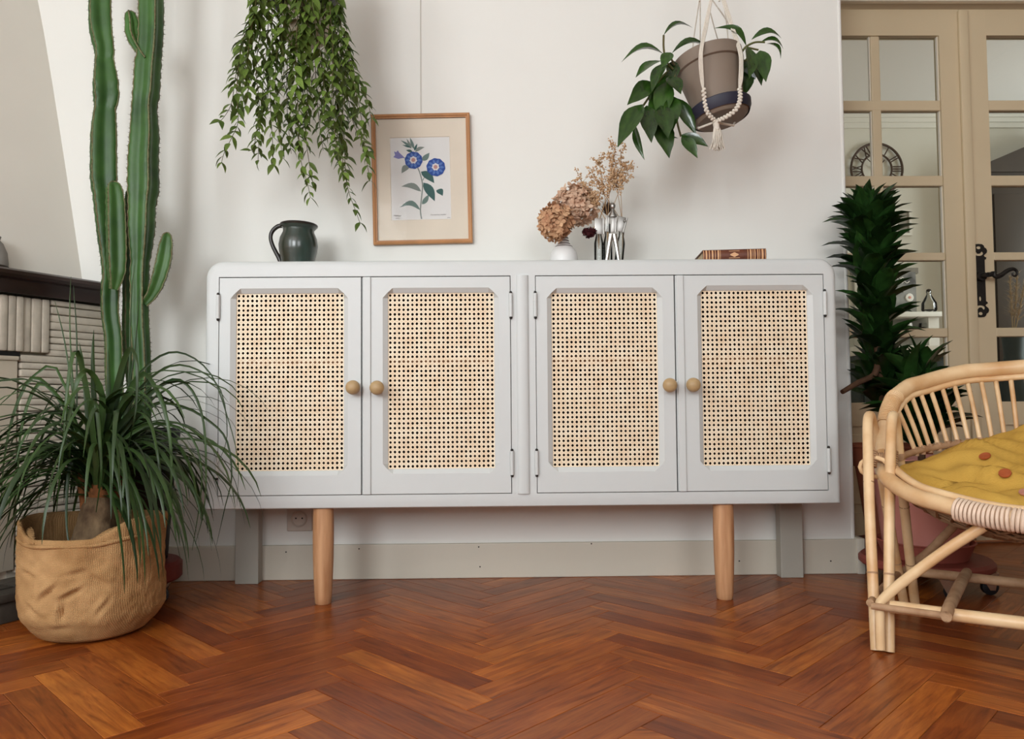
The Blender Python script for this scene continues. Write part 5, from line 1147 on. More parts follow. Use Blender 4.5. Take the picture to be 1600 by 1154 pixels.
# its leaves, each placed by base, tip, width, depth and the way it faces
jl = {f: leaf_mesh('leaf', MT['jade'], 1, 1.0, ar, 0.10, 8, 0.42, tipk, i) for i, (f, ar, tipk) in enumerate((('f', 0.05, 0.8), ('a', 0.22, 1.0)))}
LV = [((1037,55),(1082,41),15,'a',0),((1036,84),(971,94),17,'a',0),((1050,83),(1108,73),17,'a',0),((1166,72),(1117,42),17,'a',0),((1174,62),(1222,58),17,'a',0),((1188,66),(1225,75),14,'a',0),((1198,68),(1221,91),14,'a',0),((1167,73),(1170,124),25,'f',-.09),((1187,79),(1197,128),26,'f',-.05),((1178,92),(1190,134),18,'f',0),((1166,108),(1158,155),32,'f',.03),((1172,85),(1180,124),30,'f',.01),
 ((1034,95),(993,121),27,'f',-.02),((1041,98),(1018,144),23,'f',-.05),((1019,128),(980,164),27,'f',-.04),((1004,163),(965,230),31,'f',-.06),((992,195),(1007,250),13,'f',-.01),((1010,165),(1018,223),29,'f',-.05),((1026,185),(1046,247),33,'f',-.03),((1033,165),(1044,216),30,'f',-.07),((1050,150),(1052,203),27,'f',-.05),((1058,154),(1088,211),22,'f',.00),((1064,211),(1107,229),18,'f',-.02),((1065,212),(1090,247),20,'f',-.03),((1060,216),(1043,218),8,'f',0),((1044,120),(1064,147),26,'f',-.06),((1036,125),(1016,168),32,'f',-.01),((1042,128),(1030,192),32,'f',-.03),((1022,148),(1034,202),30,'f',-.02),((1048,82),(1034,106),20,'f',-.03),((1046,110),(1040,160),30,'f',.02),((1052,95),(1050,130),22,'f',.0),((1040,140),(1010,185),26,'f',.02)]
for b_, t_, w_, kd, dy in LV:
    p0 = A(*b_, dy*0.6-0.02); p1 = A(*t_, dy-0.02+(-0.01 if kd == 'f' else 0)); L = (p1-p0).length
    vert = abs(t_[1]-b_[1])/max(1, abs(t_[0]-b_[0])+abs(t_[1]-b_[1]))
    nr = V((q.uniform(-.5, .1), -1, 0.55+q.uniform(-.25, .3))) if kd == 'f' else V((0, -1.0, 0.75))
    link('leaf', jl[kd], ph, orient(p0, p1, nr, w_*k/L, q.uniform(-.35, .35)))
for pts in ([(1037,55),(1037,75),(1041,95),(1052,108)], [(1036,84),(1046,88),(1054,102)], [(1058,112),(1050,130),(1045,150),(1056,160)], [(1056,160),(1058,190),(1064,213)], [(1154,92),(1160,80),(1167,72),(1180,66),(1195,66)], [(1167,74),(1185,78)], [(1045,110),(1030,125),(1015,150),(1005,165)], [(1045,120),(1038,145),(1030,170)], [(1155,98),(1170,92),(1180,88)]):
    P, _ = smooth([A(*p, -0.03) for p in pts], [1]*len(pts), 4); obj('stem', MB().tube(P, 0.0028, 6), MT['vine'], ph)
#%%PART4
# ------------------------------------------------------------------ dracaenas
def strap(name, L_, wd, e0, e1, mt_, seed, n=6):
    q = random.Random(seed); p = V((0, 0, 0)); up = []; md_ = []; dn = []
    for i in range(n+1):
        t = i/n; e = e0+(e1-e0)*t**1.3; h = wd*0.5*max(0.0, sin(pi*min(1, 0.14+0.86*t**0.8)))**0.8+0.0003; d = V((cos(e), 0, sin(e))); nn = V((-sin(e), 0, cos(e)))
        up.append(p+V((0, h, 0))+nn*h*0.5); md_.append(p.copy()); dn.append(p-V((0, h, 0))+nn*h*0.5); p = p+d*(L_/n)
    mb = MB(); mb.bridge(up, md_, False); mb.bridge(md_, dn, False); return mb.mesh(name, mt_, True, 80)
dv = [strap('leaf', 1, w_, R(a), R(b), MT['drac'], i) for i, (w_, a, b) in enumerate(((0.36, 66, 22), (0.32, 58, 8), (0.38, 76, 40), (0.32, 50, -10), (0.36, 64, 12), (0.30, 72, 50)))]
def crown(root, axis, cnt, Lr, seed, top=True, front=None):
    """leaves in a spiral up the cane; axis: list of points from the lowest leaves to the tip"""
    q = random.Random(seed); P, _ = smooth([V(p) for p in axis], [1]*len(axis), 6); m = len(P)-1
    for i in range(cnt):
        f = (i/cnt); x = f*m; j = min(int(x), m-1); p = P[j].lerp(P[j+1], x-j); a = i*2.39996+q.uniform(-.3, .3)
        if front and p.y+0.13*sin(a) > front and p.x+0.13*cos(a) < XC+0.03: a = -a
        L_ = q.uniform(*Lr)*(1.0 if f < 0.85 else 1.0-(f-0.85)*1.2)
        lift = 0 if f < 0.8 else (f-0.8)*R(200)
        me = dv[q.randrange(6)]
        link('leaf', me, root, M.Translation(p) @ M.Rotation(a, 4, 'Z') @ M.Rotation(-lift*0.55+q.uniform(-.28, .32), 4, 'Y') @ M.Rotation(q.uniform(-.5, .5), 4, 'X') @ M.Diagonal((L_, L_*q.uniform(.8, 1.15), L_, 1)))
tc_ = at(1394, 780, 2.47); tc_.z = 0
dolly('flower_pot_dolly', 'low brick red plant dolly on casters under the terracotta pot in the doorway', tc_, 0.120, 0.045, 0.068, MT['redwood'], (200, 280, 20, 110))
z0 = 0.069; zr = at(1390, 697, 2.36).z
dr1 = thing('tall_dracaena', 'tall dark dracaena in a terracotta pot, densely leaved, between sideboard and glazed door', 'plant', (tc_.x, tc_.y, z0))
rr1 = 0.128
obj('pot', MB().lathe([(0, z0), (0.072, z0), (0.077, z0+0.006), (0.108, zr-0.075), (0.114, zr-0.072), (rr1-0.004, zr-0.010), (rr1, zr-0.008), (rr1, zr), (rr1-0.009, zr), (rr1-0.012, zr-0.03), (0, zr-0.03)], tc_, 44), MT['terracotta'], dr1, ang=30)
obj('soil', MB().lathe([(0, zr-0.018), (rr1-0.0115, zr-0.024), (rr1-0.0115, zr-0.03)], tc_, 24, cap=False), MT['soil'], dr1)
pot_top = V((tc_.x, tc_.y, zr-0.02))
ax = [at(1380, 640, 2.30), at(1373, 560, 2.22), at(1366, 470, 2.19), at(1361, 410, 2.18), at(1358, 372, 2.17), at(1357, 352, 2.17)]
P, _ = smooth([pot_top, (pot_top+ax[0])/2+V((0.0, -0.02, 0.0))]+ax, [1]*8, 5)
obj('stem', MB().tube(P, 0.011, 10), MT['cane_stem'], dr1)
crown(dr1, ax, 295, (0.122, 0.162), 3, front=2.30)
b0, b1 = at(1366, 585, 2.22), at(1316, 612, 2.16)
obj('branch', MB().tube([ax[1], b0, at(1340, 598, 2.19), b1], [0.010, 0.009, 0.0085, 0.007], 9, sub=3), MT['cane_stem'], dr1)
pc2 = at(1443, 800, 2.14); pc2.z = 0
dolly('wide_pot_dolly', 'wide pinkish plant dolly on black casters under the pink pot', pc2, 0.172, 0.060, 0.085, MT['dollywood'], (183, 262, 318, 60, 120))
z0 = 0.0855; zr = 0.362
dr2 = thing('short_dracaena', 'shorter bright green dracaena in a pink pot, seen through the chair back', 'plant', (pc2.x, pc2.y, z0))
obj('saucer', MB().lathe([(0, z0), (0.108, z0), (0.124, z0+0.042), (0.128, z0+0.044), (0.124, z0+0.047), (0.116, z0+0.040), (0.10, z0+0.006), (0, z0+0.005)], pc2, 40), MT['saucer'], dr2)
obj('pot', MB().lathe([(0, z0+0.006), (0.100, z0+0.006), (0.106, z0+0.014), (0.129, zr-0.05), (0.134, zr-0.045), (0.136, zr), (0.126, zr), (0.123, zr-0.04), (0, zr-0.04)], pc2, 44), MT['pink'], dr2)
obj('soil', MB().lathe([(0, zr-0.025), (0.1235, zr-0.03), (0.1235, zr-0.038)], pc2, 24, cap=False), MT['soil'], dr2)
ax2 = [V((pc2.x, pc2.y, zr+0.02)), at(1442, 680, 2.14), at(1438, 640, 2.14), at(1438, 592, 2.13)]
obj('stem', MB().tube([V((pc2.x, pc2.y, zr-0.03))]+ax2, 0.010, 9, sub=3), MT['cane_stem'], dr2)
crown(dr2, ax2, 105, (0.130, 0.185), 8)

# ================================================================== RATTAN CHAIR
CF = atz(1378, 1017, 0); CF.z = 0
CR = V((1.035, 1.935, 0)); cv = (CR-CF).normalized(); cu_ = V((cv.y, -cv.x, 0)); LS = (CR-CF).length
def cw(a, s, z): return CF+cu_*a+cv*s+V((0, 0, z))
ch = thing('rattan_chair', 'low rattan armchair with spindle back, partly cut off by the photo edge', 'chair', tuple(cw(0.3, 0.2, 0)))
WC = 0.62                        # from the left hoops to the right hoops
def pole(name, pts, r, mt_='rattan', sub=4, parent=None, n=12, label=None):
    P = [V(p) for p in pts]; return obj(name, MB().tube(P, r, n, sub=sub), MT[mt_], parent or ch, ang=60)
def hoop(a0, a1, d):
    k = LS/0.43
    sh = [(0.0, 0), (0.035, 0.12), (0.085, 0.28), (0.130, 0.39), (0.158, 0.450), (0.180, 0.480), (0.207, 0.489), (0.235, 0.472), (0.256, 0.43), (0.290, 0.33), (0.350, 0.17), (0.425, 0.0)]
    return [cw(a0+(a1-a0)*min(1, z/0.48), s*k+d, z) for s, z in sh]
for side in (0, 1):
    f = (lambda a: a) if side == 0 else (lambda a: WC-a)
    for a0, a1, d in ((-0.011, -0.044, 0.0), (0.013, 0.006, 0.004)):
        pole('leg_hoop', hoop(f(a0), f(a1), d), 0.0112)
    for a0, a1, d in ((-0.011, -0.044, 0.0), (0.013, 0.006, 0.004)):
        H_ = hoop(f(a0), f(a1), d)
        for i_, t_ in ((1, 0.2), (2, 0.55), (9, 0.4), (10, 0.3)):
            p = H_[i_].lerp(H_[i_+1], t_); dd_ = (H_[i_+1]-H_[i_]).normalized()
            obj('cane_node', MB().tube([p-dd_*0.003, p-dd_*0.001, p+dd_*0.001, p+dd_*0.003], [0.0110, 0.0120, 0.0120, 0.0110], 12), MT['rattan2'], ch)
    # short foot cane and the long brace up to the seat rim
    up_ = [cw(f(0.001), -0.020, 0.010), cw(f(0.001), -0.020, 0.06), cw(f(0.002), -0.018, 0.098), cw(f(0.010), -0.018, 0.114)]
    tip = cw(f(0.190), -0.012, 0.278)
    pole('brace', up_[:3]+[cw(f(0.006), -0.017, 0.110), cw(f(0.04), -0.014, 0.147), cw(f(0.12), -0.012, 0.221), tip], [0.0098]*4+[0.0108]*3, sub=3)
    pole('brace', [cw(f(0.0), LS-0.01, 0.10), cw(f(0.06), LS-0.02, 0.16), cw(f(0.17), LS-0.05, 0.30)], 0.010, 'rattan2')
    # side stretcher wrapped round the legs
    pole('side_stretcher', [cw(f(-0.018), -0.012, 0.100), cw(f(-0.020), 0.10, 0.098), cw(f(-0.020), 0.30, 0.092), cw(f(-0.014), LS+0.01, 0.088)], 0.008, 'rattan2')
# seat rim and back rim share one oval
CA, CS, RA, RS = 0.30, 0.22, 0.322, 0.272
def oval(phi, k=1.0): p = R(phi); return CA-RA*k*cos(p), CS-RS*k*sin(p)
def interp(tab, x):
    for (x0, y0), (x1, y1) in zip(tab[:-1], tab[1:]):
        if x0 <= x <= x1: t = (x-x0)/(x1-x0); t = t*t*(3-2*t)*0.3+t*0.7; return y0+(y1-y0)*t
    return tab[-1][1]
seat_z = [(0, 0.385), (20, 0.352), (45, 0.322), (75, 0.302), (90, 0.298)]
back_z = [(0, 0.380), (5, 0.440), (10, 0.490), (18, 0.530), (30, 0.560), (60, 0.596), (90, 0.606)]
def rim_pt(phi, dz=0, k=1.0):
    ph_ = abs(phi) if abs(phi) <= 90 else 180-abs(phi); a, s = oval(phi, k)
    return cw(a, s, interp(seat_z if phi >= 0 else back_z, ph_)+dz)
pole('seat_rim', [rim_pt(x) for x in range(-2, 183, 8)], 0.0170, sub=2, n=14)
pole('seat_rim_inner', [rim_pt(x, 0.016, 0.93) for x in range(2, 179, 8)], 0.0085, sub=2)
pole('back_rim', [rim_pt(-x) for x in list(range(0, 181, 6))], 0.0182, sub=2, n=14)
pole('back_rim_inner', [rim_pt(-x, -0.024, 0.975) for x in range(14, 167, 8)], 0.0075, sub=2)
def low(phi):
    a, s = oval(phi, 0.90); ph_ = min(abs(phi), 180-abs(phi)); return cw(a, s, 0.385+0.035*min(1, ph_/60))
pole('back_rail', [low(-x) for x in range(6, 175, 8)], 0.0080, 'rattan2', sub=2)
for x in range(17, 166, 6):
    a, b = rim_pt(-x, -0.020, 0.975), low(-(x+ (90-x)*0.10))
    m_ = (a+b)/2+cv*0.012*sin(R(x)); pole('spindle', [a, m_, b+V((0, 0, -0.004))], 0.0056, sub=4, n=8)
    e = low(-(x+(90-x)*0.10)); obj('spindle_tie', MB().tube([e+V((0, 0, 0.011)), e+V((0, 0, -0.011))], 0.0068, 8), MT['rattan2'], ch)
def winding(name, P, r, pitch, mt_='wrap', wr=None, kind='stuff'):
    """a strip wound round a pole: rings side by side along the path"""
    P, _ = smooth([V(p) for p in P], [1]*len(P), 10); m = MB(); acc = 0; wr = wr or pitch*0.5
    for i in range(len(P)-1):
        seg = (P[i+1]-P[i]).length
        while acc < seg:
            c = P[i].lerp(P[i+1], acc/seg); t = (P[i+1]-P[i]).normalized(); u = t.orthogonal().normalized(); w_ = t.cross(u)
            m.tube([c+u*cos(2*pi*k/16)*r+w_*sin(2*pi*k/16)*r+t*pitch*0.12*sin(2*pi*k/16) for k in range(16)], wr, 5, True); acc += pitch
        acc -= seg
    return obj(name, m, MT[mt_], ch, kind=kind)
winding('front_wrap', [rim_pt(x, -0.002) for x in range(62, 119, 6)], 0.0205, 0.0075)
winding('arm_wrap', [rim_pt(-x) for x in (8.0, 11, 14, 17, 20)], 0.0185, 0.0042, 'rattan')
winding('arm_wrap', [rim_pt(-x) for x in (172, 169, 166, 163, 160)], 0.0185, 0.0042, 'rattan')
for f in ((lambda a: a), (lambda a: WC-a)):
    for a_, s_ in ((-0.036, 0.140), (0.006, 0.148)):
        winding('leg_wrap', [cw(f(a_), s_*LS/0.43, 0.375), cw(f(a_), (s_+0.006)*LS/0.43, 0.392), cw(f(a_), (s_+0.014)*LS/0.43, 0.408)], 0.0125, 0.005, 'rattan2')
    winding('rim_tie', [cw(f(-0.040), 0.150, 0.392), cw(f(-0.015), 0.150, 0.394), cw(f(0.010), 0.153, 0.392)], 0.010, 0.0045, 'rattan2')
    ring = [cw(f(-0.026+0.030*cos(t)), 0.140-0.012*abs(cos(t)), 0.372+0.022*sin(t)) for t in [2*pi*i/14 for i in range(14)]]
    obj('rim_loop', MB().tube(ring, 0.0052, 8, True), MT['rattan'], ch)
# stretchers
pole('front_stretcher', [cw(-0.012, -0.034, 0.100), cw(0.06, -0.030, 0.099), cw(0.13, -0.026, 0.098)], 0.0072, 'rattan2')
pole('front_stretcher', [cw(0.02, -0.010, 0.098), cw(0.128, -0.010, 0.098), cw(WC/2, -0.010, 0.100), cw(WC-0.02, -0.010, 0.098)], 0.0130)
pole('rear_stretcher', [cw(-0.01, LS-0.012, 0.092), cw(WC/2, LS-0.012, 0.092), cw(WC+0.01, LS-0.012, 0.092)], 0.0115, 'rattan2')
for a_ in (0.125, WC-0.125): pole('cross_bar', [cw(a_, -0.042, 0.096), cw(a_, -0.030, 0.108), cw(a_+0.002, LS*0.5, 0.108), cw(a_+0.004, LS-0.03, 0.106), cw(a_+0.004, LS-0.005, 0.100)], [0.0085, 0.0115, 0.0125, 0.0115, 0.0085], 'rattan2', sub=3)
# woven bowl of the seat with strands crossing over it
bowl = MB(); rings = []
for j in range(9):
    k = 1-j/8; rg = []
    for i in range(48):
        a, s = CA-RA*0.96*k*cos(2*pi*i/48), CS-RS*0.96*k*sin(2*pi*i/48)
        ph_ = 360*i/48; zz = interp(seat_z, ph_ if ph_ <= 90 else 180-ph_) if ph_ <= 180 else 0.385
        zb = 0.232; rg.append(cw(a, s, zb+(zz-0.012-zb)*(k**2.6)))
    rings.append(rg)
for r1, r2 in zip(rings[:-1], rings[1:]): bowl.bridge(r1, r2)
bo_ = obj('seat_bowl', bowl, MT['weave'], ch, ang=80); sd = bo_.modifiers.new('t', 'SOLIDIFY'); sd.thickness = 0.004
ws = MB(); q = random.Random(6)
def bowl_pt(i, j):
    r1 = rings[min(j, 8)]; return V(r1[i % 48])
for i in range(0, 48, 1):
    for sgn in (1, -1):
        P = []
        for j in range(0, 6):
            p = bowl_pt(i+sgn*j, j); c = cw(CA, CS, 0.30); o = (p-c).normalized(); P.append(p+(o+V((0, 0, -0.6))).normalized()*(0.006+0.002*sgn*(-1)**j))
        ws.tube(P, 0.0036, 5, sub=2)
obj('woven_strands', ws, MT['weave'], ch, kind='stuff')

# mustard cushion with buttons, lying in the seat against the back
cu = thing('cushion', 'mustard yellow linen cushion with a row of orange buttons, in the rattan chair', 'cushion', tuple(cw(CA, CS, 0.30)))
def bowl_z(a, s):
    u, w_ = (a-CA)/(RA*0.96), (s-CS)/(RS*0.96); k = min(1.0, sqrt(u*u+w_*w_)); ph_ = math.degrees(math.atan2(-w_, -u))
    zz = (interp(seat_z, ph_ if ph_ <= 90 else 180-ph_) if ph_ >= 0 else 0.385); return 0.232+(zz-0.012-0.232)*k**2.6
def top_z(a, s):
    """height of the cloth over the seat"""
    u = (a-CA)/RA; w_ = (s-CS)/RS
    return 0.374+0.052*w_+0.022*max(0, -u)*max(0, w_+0.6)+0.075*max(0, w_+0.3)*max(0, min(1.5, u+0.75))
gn = 44; grid = []; bot = []
for i in range(gn+1):
    for j in range(gn+1):
        u = -1+2*i/gn; w_ = -1+2*j/gn
        x = u*sqrt(1-w_*w_/2); y = w_*sqrt(1-u*u/2)
        a, s = CA+x*RA*0.89, CS+0.008+y*RS*0.87
        e = max(0, 1-(x*x+y*y)); puff = e**0.42
        zz = top_z(a, s)
        wr = 0.040*sin(22*(x*0.75+y*0.9)+3*noise.noise(V((x*2, y*2, 1))))*noise.noise(V((x*1.7+4, y*1.7, 0.3)))+0.022*noise.noise(V((x*3.0, y*3.0+2, 0.7)))-0.010*math.exp(-((y+0.10-0.55*x+0.1*sin(5*x))/0.035)**2)*max(0, 0.6-x)-0.009*math.exp(-((y+0.42-0.30*x)/0.030)**2)
        fold = 0.010*math.exp(-((x-0.28+0.75*(y-0.3))/0.03)**2) if False else 0.0
        seam = 0.011/(1+math.exp(-(y*0.62+x*0.62-0.26)/0.012))
        grid.append(cw(a, s, max(zz-0.045*(1-puff), bowl_z(a, s)+0.022)+(wr+seam)*min(1, e*4))); bot.append(cw(CA+x*RA*0.80, CS+0.012+y*RS*0.78, bowl_z(CA+x*RA*0.80, CS+0.012+y*RS*0.78)+0.010))
cm = MB(); N1 = gn+1
cm.add(grid, [(i*N1+j, (i+1)*N1+j, (i+1)*N1+j+1, i*N1+j+1) for i in range(gn) for j in range(gn)])
cm.add(bot, [(i*N1+j, i*N1+j+1, (i+1)*N1+j+1, (i+1)*N1+j) for i in range(gn) for j in range(gn)])
edge = [i*N1 for i in range(gn+1)]+[gn*N1+j for j in range(1, gn+1)]+[i*N1+gn for i in range(gn-1, -1, -1)]+[j for j in range(gn-1, 0, -1)]
cm.bridge([grid[e] for e in edge], [bot[e] for e in edge])
obj('cover', cm, MT['mustard'], cu, ang=85)
from mathutils.bvhtree import BVHTree
bvh = BVHTree.FromPolygons([V(p) for p in cm.v], cm.f)
def on_cloth(px, py):
    hit = bvh.ray_cast(V((0, 0, HCAM)), ray(px, py).normalized()); return hit[0], hit[1]
for px, py, mt_ in ((1540, 715, 'button'), (1571, 741.5, 'button'), (1603, 772, 'button2')):
    p, nrm = on_cloth(px, py)
    nrm = nrm if nrm.z > 0 else -nrm
    nrm = (nrm+V((0, 0, 1))*0.6-cv*0.25).normalized()
    b_ = obj('button', MB().lathe([(0, -0.001), (0.0105, -0.001), (0.0122, 0.002), (0.0115, 0.0042), (0.0085, 0.0045), (0.006, 0.0036), (0, 0.0036)], (0, 0, 0), 20, M.Translation(p+nrm*0.003) @ V((0, 0, 1)).rotation_difference(nrm).to_matrix().to_4x4()), MT[mt_], cu)

# ================================================================== SEEN THROUGH THE DOORS
YK = 5.2
k5 = YK/FPX
cl = at(1370, 264, YK-0.02)
ck = thing('wall_clock', 'large open iron clock with roman numerals on the wall of the next room', 'clock', (cl.x, YK, cl.z))
CT = M.Translation((cl.x, YK-0.02, cl.z)) @ M.Rotation(R(90), 4, 'X')
for r, w_ in ((41*k5, 0.0085), (24*k5, 0.007)): obj('ring', MB().tube([(r*cos(2*pi*i/48), r*sin(2*pi*i/48), 0) for i in range(48)], w_, 8, True, CT), MT['rust'], ck)
for h in range(12):
    a = R(90-30*h); txt = ('XII', 'I', 'II', 'III', 'IIII', 'V', 'VI', 'VII', 'VIII', 'IX', 'X', 'XI')[h]; m = MB(); wdt = {'I': 0.016, 'V': 0.036, 'X': 0.036}
    tot = sum(wdt[c] for c in txt); x = -tot/2; r0, r1 = 25*k5, 40*k5
    NT = CT @ M.Rotation(a-R(90), 4, 'Z')
    for c in txt:
        cx = x+wdt[c]/2
        segs = {'I': [((cx, r0), (cx, r1))], 'V': [((cx-0.012, r1), (cx, r0)), ((cx+0.012, r1), (cx, r0))], 'X': [((cx-0.012, r1), (cx+0.012, r0)), ((cx+0.012, r1), (cx-0.012, r0))]}[c]
        for (p, q_) in segs: m.tube([(p[0], p[1], 0), (q_[0], q_[1], 0)], 0.0045, 5, T=NT)
        x += wdt[c]
    obj('numeral', m, MT['rust'], ck)
obj('hands', MB().tube([(0, 0, 0.01), (0.05, 0.06, 0.01)], 0.004, 6, T=CT).tube([(0, 0, 0.01), (-0.075, 0.075, 0.01)], 0.003, 6, T=CT).ball((0, 0, 0.008), 0.010, 10, 6, T=CT), MT['rust'], ck, kind='stuff')
# small framed picture
p0, p1 = at(1396, 369, YK), at(1421, 328, YK)
fpz = thing('small_picture', 'small grey picture in a white frame on the wall of the next room', 'picture', ((p0.x+p1.x)/2, YK, p0.z))
m = MB(); ou = [(p0.x, YK-0.03, p0.z), (p1.x, YK-0.03, p0.z), (p1.x, YK-0.03, p1.z), (p0.x, YK-0.03, p1.z)]; g = 0.018
inn = [(p0.x+g, YK-0.028, p0.z+g), (p1.x-g, YK-0.028, p0.z+g), (p1.x-g, YK-0.028, p1.z-g), (p0.x+g, YK-0.028, p1.z-g)]
m.bridge([(x, YK-0.001, z) for x, y, z in ou], ou); m.bridge(ou, inn); m.bridge(inn, [(x, YK-0.018, z) for x, y, z in inn])
obj('frame', m, MT['farwhite'], fpz, sm=False); obj('print', MB().add([(x, YK-0.018, z) for x, y, z in inn], [(0, 1, 2, 3)]), MT['greyprint'], fpz, sm=False)
# white chimney piece with shelf
ys = 4.92
za, zb_ = at(1440, 487, ys).z, at(1440, 495, ys).z
xa, xb = at(1360, 480, ys).x, at(1474, 480, ys).x
mp = thing('white_mantelpiece', 'white mantelpiece with a deep shelf in the next room, behind the glazed door', 'mantelpiece', ((xa+xb)/2, 5.05, 0))
zlow = at(1440, 516, ys).z
obj('shelf', MB().box(xa, xb, ys-0.02, YK-0.001, zb_, za, b=0.006), MT['farwhite'], mp)
obj('lower_shelf', MB().box(xa+0.03, xb-0.03, ys+0.02, YK-0.001, zlow-0.03, zlow), MT['farwhite'], mp, sm=False)
for x in (xa+0.02, xb-0.09): obj('upright', MB().box(x, x+0.07, ys+0.02, YK-0.001, 0, zb_), MT['farwhite'], mp, sm=False)
obj('back_board', MB().box(xa+0.09, xb-0.09, YK-0.02, YK-0.001, 0, zb_), MT['farwhite'], mp, sm=False)
zt2 = at(1440, 416, 5.1).z
mo = thing('wall_panel', 'pale panel standing on the white mantelpiece behind the poster', 'panel', ((xa+xb)/2, YK-0.03, za))
obj('panel', MB().box(xa+0.02, xb-0.05, YK-0.03, YK-0.012, za, zt2-0.04), MT['farwall'], mo, sm=False)
obj('top_bar', MB().box(xa, xb-0.03, YK-0.05, YK-0.006, zt2-0.04, zt2), MT['greyprint'], mo, sm=False)
pa, pb = at(1398, 487, 5.0), at(1430, 425, 5.0)
po = thing('poster', 'dark grey poster board with pale script and a round cream motif, on the white mantelpiece', 'poster', ((pa.x+pb.x)/2, 5.0, za))
obj('board', MB().box(pa.x, pb.x, 4.995, 5.015, za, pb.z), MT['slate'], po, sm=False)
pr_ = at(1421.5, 464.5, 4.99); obj('round_motif', MB().lathe([(0, 0.004), (0.024, 0.004), (0.028, 0), (0.028, -0.004)], (0, 0, 0), 24, M.Translation((pr_.x, 4.993, pr_.z)) @ M.Rotation(R(90), 4, 'X')), MT['paper'], po)
obj('motif_centre', MB().lathe([(0, 0.006), (0.008, 0.005), (0.009, 0)], (0, 0, 0), 14, M.Translation((pr_.x, 4.990, pr_.z)) @ M.Rotation(R(90), 4, 'X')), MT['pink'], po)
for y0_, pts in ((434, [(1402, 436), (1405, 431), (1407, 436), (1410, 433), (1413, 436)]), (440, [(1404, 442), (1407, 438), (1409, 442), (1413, 439), (1417, 442), (1421, 439)])):
    obj('script_line', MB().tube([at(x, y, 4.9945) for x, y in pts], 0.003, 5, sub=3), MT['paper'], po)
gv = at(1452, 486, 4.98); gz = at(1452, 455, 4.98).z-za
vs_ = thing('bottle_vase', 'round bottomed clear glass bottle vase on the white mantelpiece', 'vase', (gv.x, 4.98, za))
obj('bottle', MB().lathe([(0, 0.001), (0.035, 0.001), (0.048, 0.02), (0.046, gz*0.45), (0.022, gz*0.75), (0.012, gz*0.88), (0.017, gz), (0.013, gz), (0.010, gz*0.88), (0.018, gz*0.74), (0.042, gz*0.44), (0.043, 0.02), (0, 0.006)], (gv.x, 4.98, za), 24), MT['clear'], vs_)
obj('stopper', MB().ball((gv.x, 4.98, za+gz+0.006), (0.016, 0.016, 0.010), 10, 6), MT['walnut'], vs_)
for i, (px, wd_) in enumerate(((1421, 0.035), (1452, 0.05))):
    p = at(px, 515, 4.97); hh = at(px, 504, 4.97).z-zlow
    t = tag(obj('glass_bowl', MB().lathe([(0, 0.0005), (wd_*0.6, 0.0005), (wd_, hh*0.5), (wd_*0.9, hh), (wd_*0.84, hh), (wd_*0.92, hh*0.5), (0, 0.006)], (p.x, 5.0, zlow), 24), MT['clear' if i else 'ceramic']), 'low clear glass bowl on the lower shelf of the white mantelpiece' if i else 'small cream bowl on the lower shelf of the white mantelpiece', 'bowl')
# dark cupboard in front of it and a walnut wardrobe on the right
xa, xb = at(1345, 600, 4.5).x, at(1492, 600, 4.5).x; zt2 = at(1440, 545, 4.5).z
cbd = thing('low_cupboard', 'low dark teal cupboard with a cream top in the next room', 'cupboard', ((xa+xb)/2, 4.65, 0))
obj('top', MB().box(xa-0.01, xb+0.01, 4.48, 4.87, zt2-0.035, zt2+0.02, b=0.004), MT['farwhite'], cbd)
obj('carcass', MB().box(xa, xb, 4.51, 4.86, 0.0, zt2-0.035), MT['teal'], cbd, sm=False)
for i in range(2): obj('door', MB().box(xa+0.02+i*(xb-xa)/2, xa+(i+1)*(xb-xa)/2-0.01, 4.498, 4.51, 0.06, zt2-0.06, b=0.003), MT['teal'], cbd)
xa = at(1530, 400, 4.95).x; zt2 = at(1560, 268, 4.95).z
wd_ = thing('wardrobe', 'tall dark walnut wardrobe with a sloping pediment in the next room', 'wardrobe', (xa+0.6, 5.08, 0))
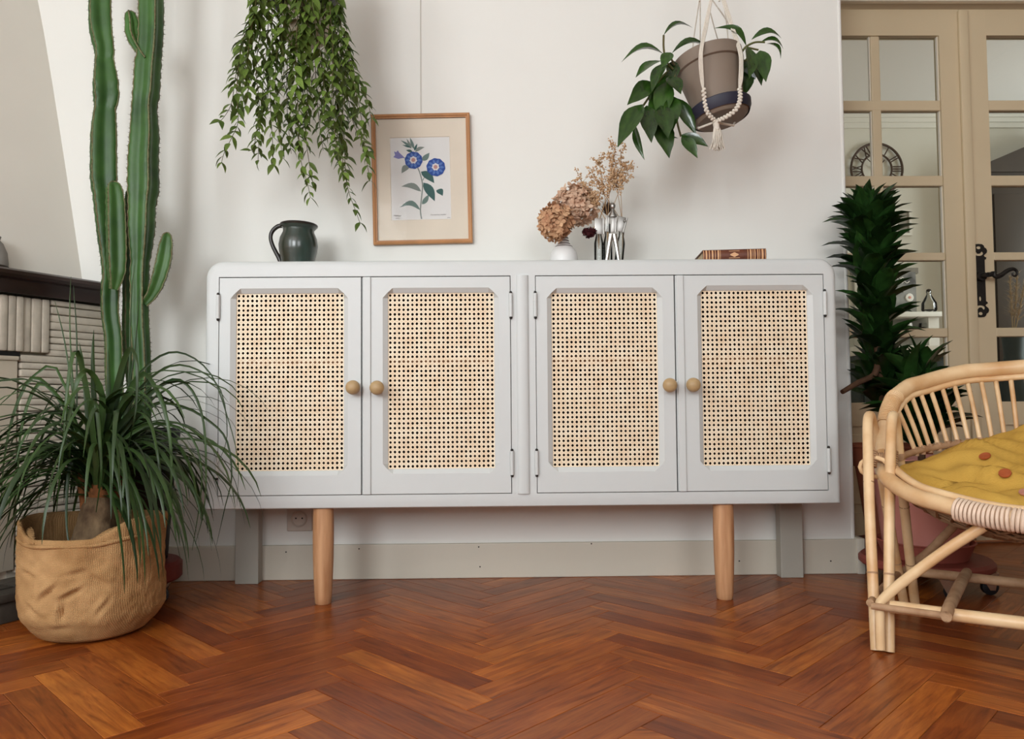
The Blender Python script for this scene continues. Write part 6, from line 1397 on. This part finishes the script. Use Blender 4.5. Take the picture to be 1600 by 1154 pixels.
obj('carcass', MB().box(xa, xa+1.25, 4.97, 5.19, 0.0, zt2), MT['walnut'], wd_, sm=False)
obj('pediment', MB().prism([(xa-0.02, zt2), (xa+1.27, zt2), (xa+1.27, zt2+0.05), (xa+0.625, zt2+0.29), (xa-0.02, zt2+0.02)], 4.95, 5.19), MT['walnut'], wd_, sm=False)
for i in range(2):
    dr_ = obj('door', MB().box(xa+0.03+i*0.6, xa+0.61+i*0.6, 4.955, 4.97, 0.12, zt2-0.05, b=0.004).box(xa+0.11+i*0.6, xa+0.53+i*0.6, 4.945, 4.956, 0.75, zt2-0.15, b=0.004).box(xa+0.11+i*0.6, xa+0.53+i*0.6, 4.945, 4.956, 0.22, 0.62, b=0.004), MT['walnut'], wd_)
# dried pampas in a floor vase before the wardrobe
vb = at(1582, 500, 4.35); vb.z = 0
pv = thing('floor_vase', 'dark floor vase standing before the walnut wardrobe in the next room', 'vase', tuple(vb))
hv2 = at(1582, 520, 4.35).z
obj('vase_body', MB().lathe([(0, 0), (0.08, 0), (0.12, hv2*0.3), (0.10, hv2*0.6), (0.05, hv2*0.85), (0.06, hv2), (0.05, hv2), (0.04, hv2*0.85), (0, hv2*0.7)], vb, 24), MT['teal'], pv)
q = random.Random(8)
for i, (px, py) in enumerate(((1578, 432), (1590, 425), (1602, 440))):
    e = at(px, py, 4.35); b_ = V((vb.x, 4.35, hv2-0.05)); m = MB()
    pz = thing('pampas_plume', ('leftmost', 'middle', 'rightmost')[i]+' dried pampas plume in the dark floor vase', 'dried grass', (vb.x, 4.35, hv2), 'pampas plumes in the floor vase')
    obj('stem', MB().tube([b_, e], 0.004, 5), MT['pampas'], pz)
    d = (e-b_)
    for _ in range(150):
        f = q.uniform(0.35, 1.0); c = b_+d*f; o = V((q.gauss(0, .03), q.gauss(0, .02), q.uniform(0.0, 0.06)))*(1.1-f*0.6); s_ = V((0.003, 0, 0)); m.add([c-s_, c+s_, c+o], [(0, 1, 2)])
    link('plume', m.mesh('plume', MT['pampas'], False), pz, None, 'stuff')
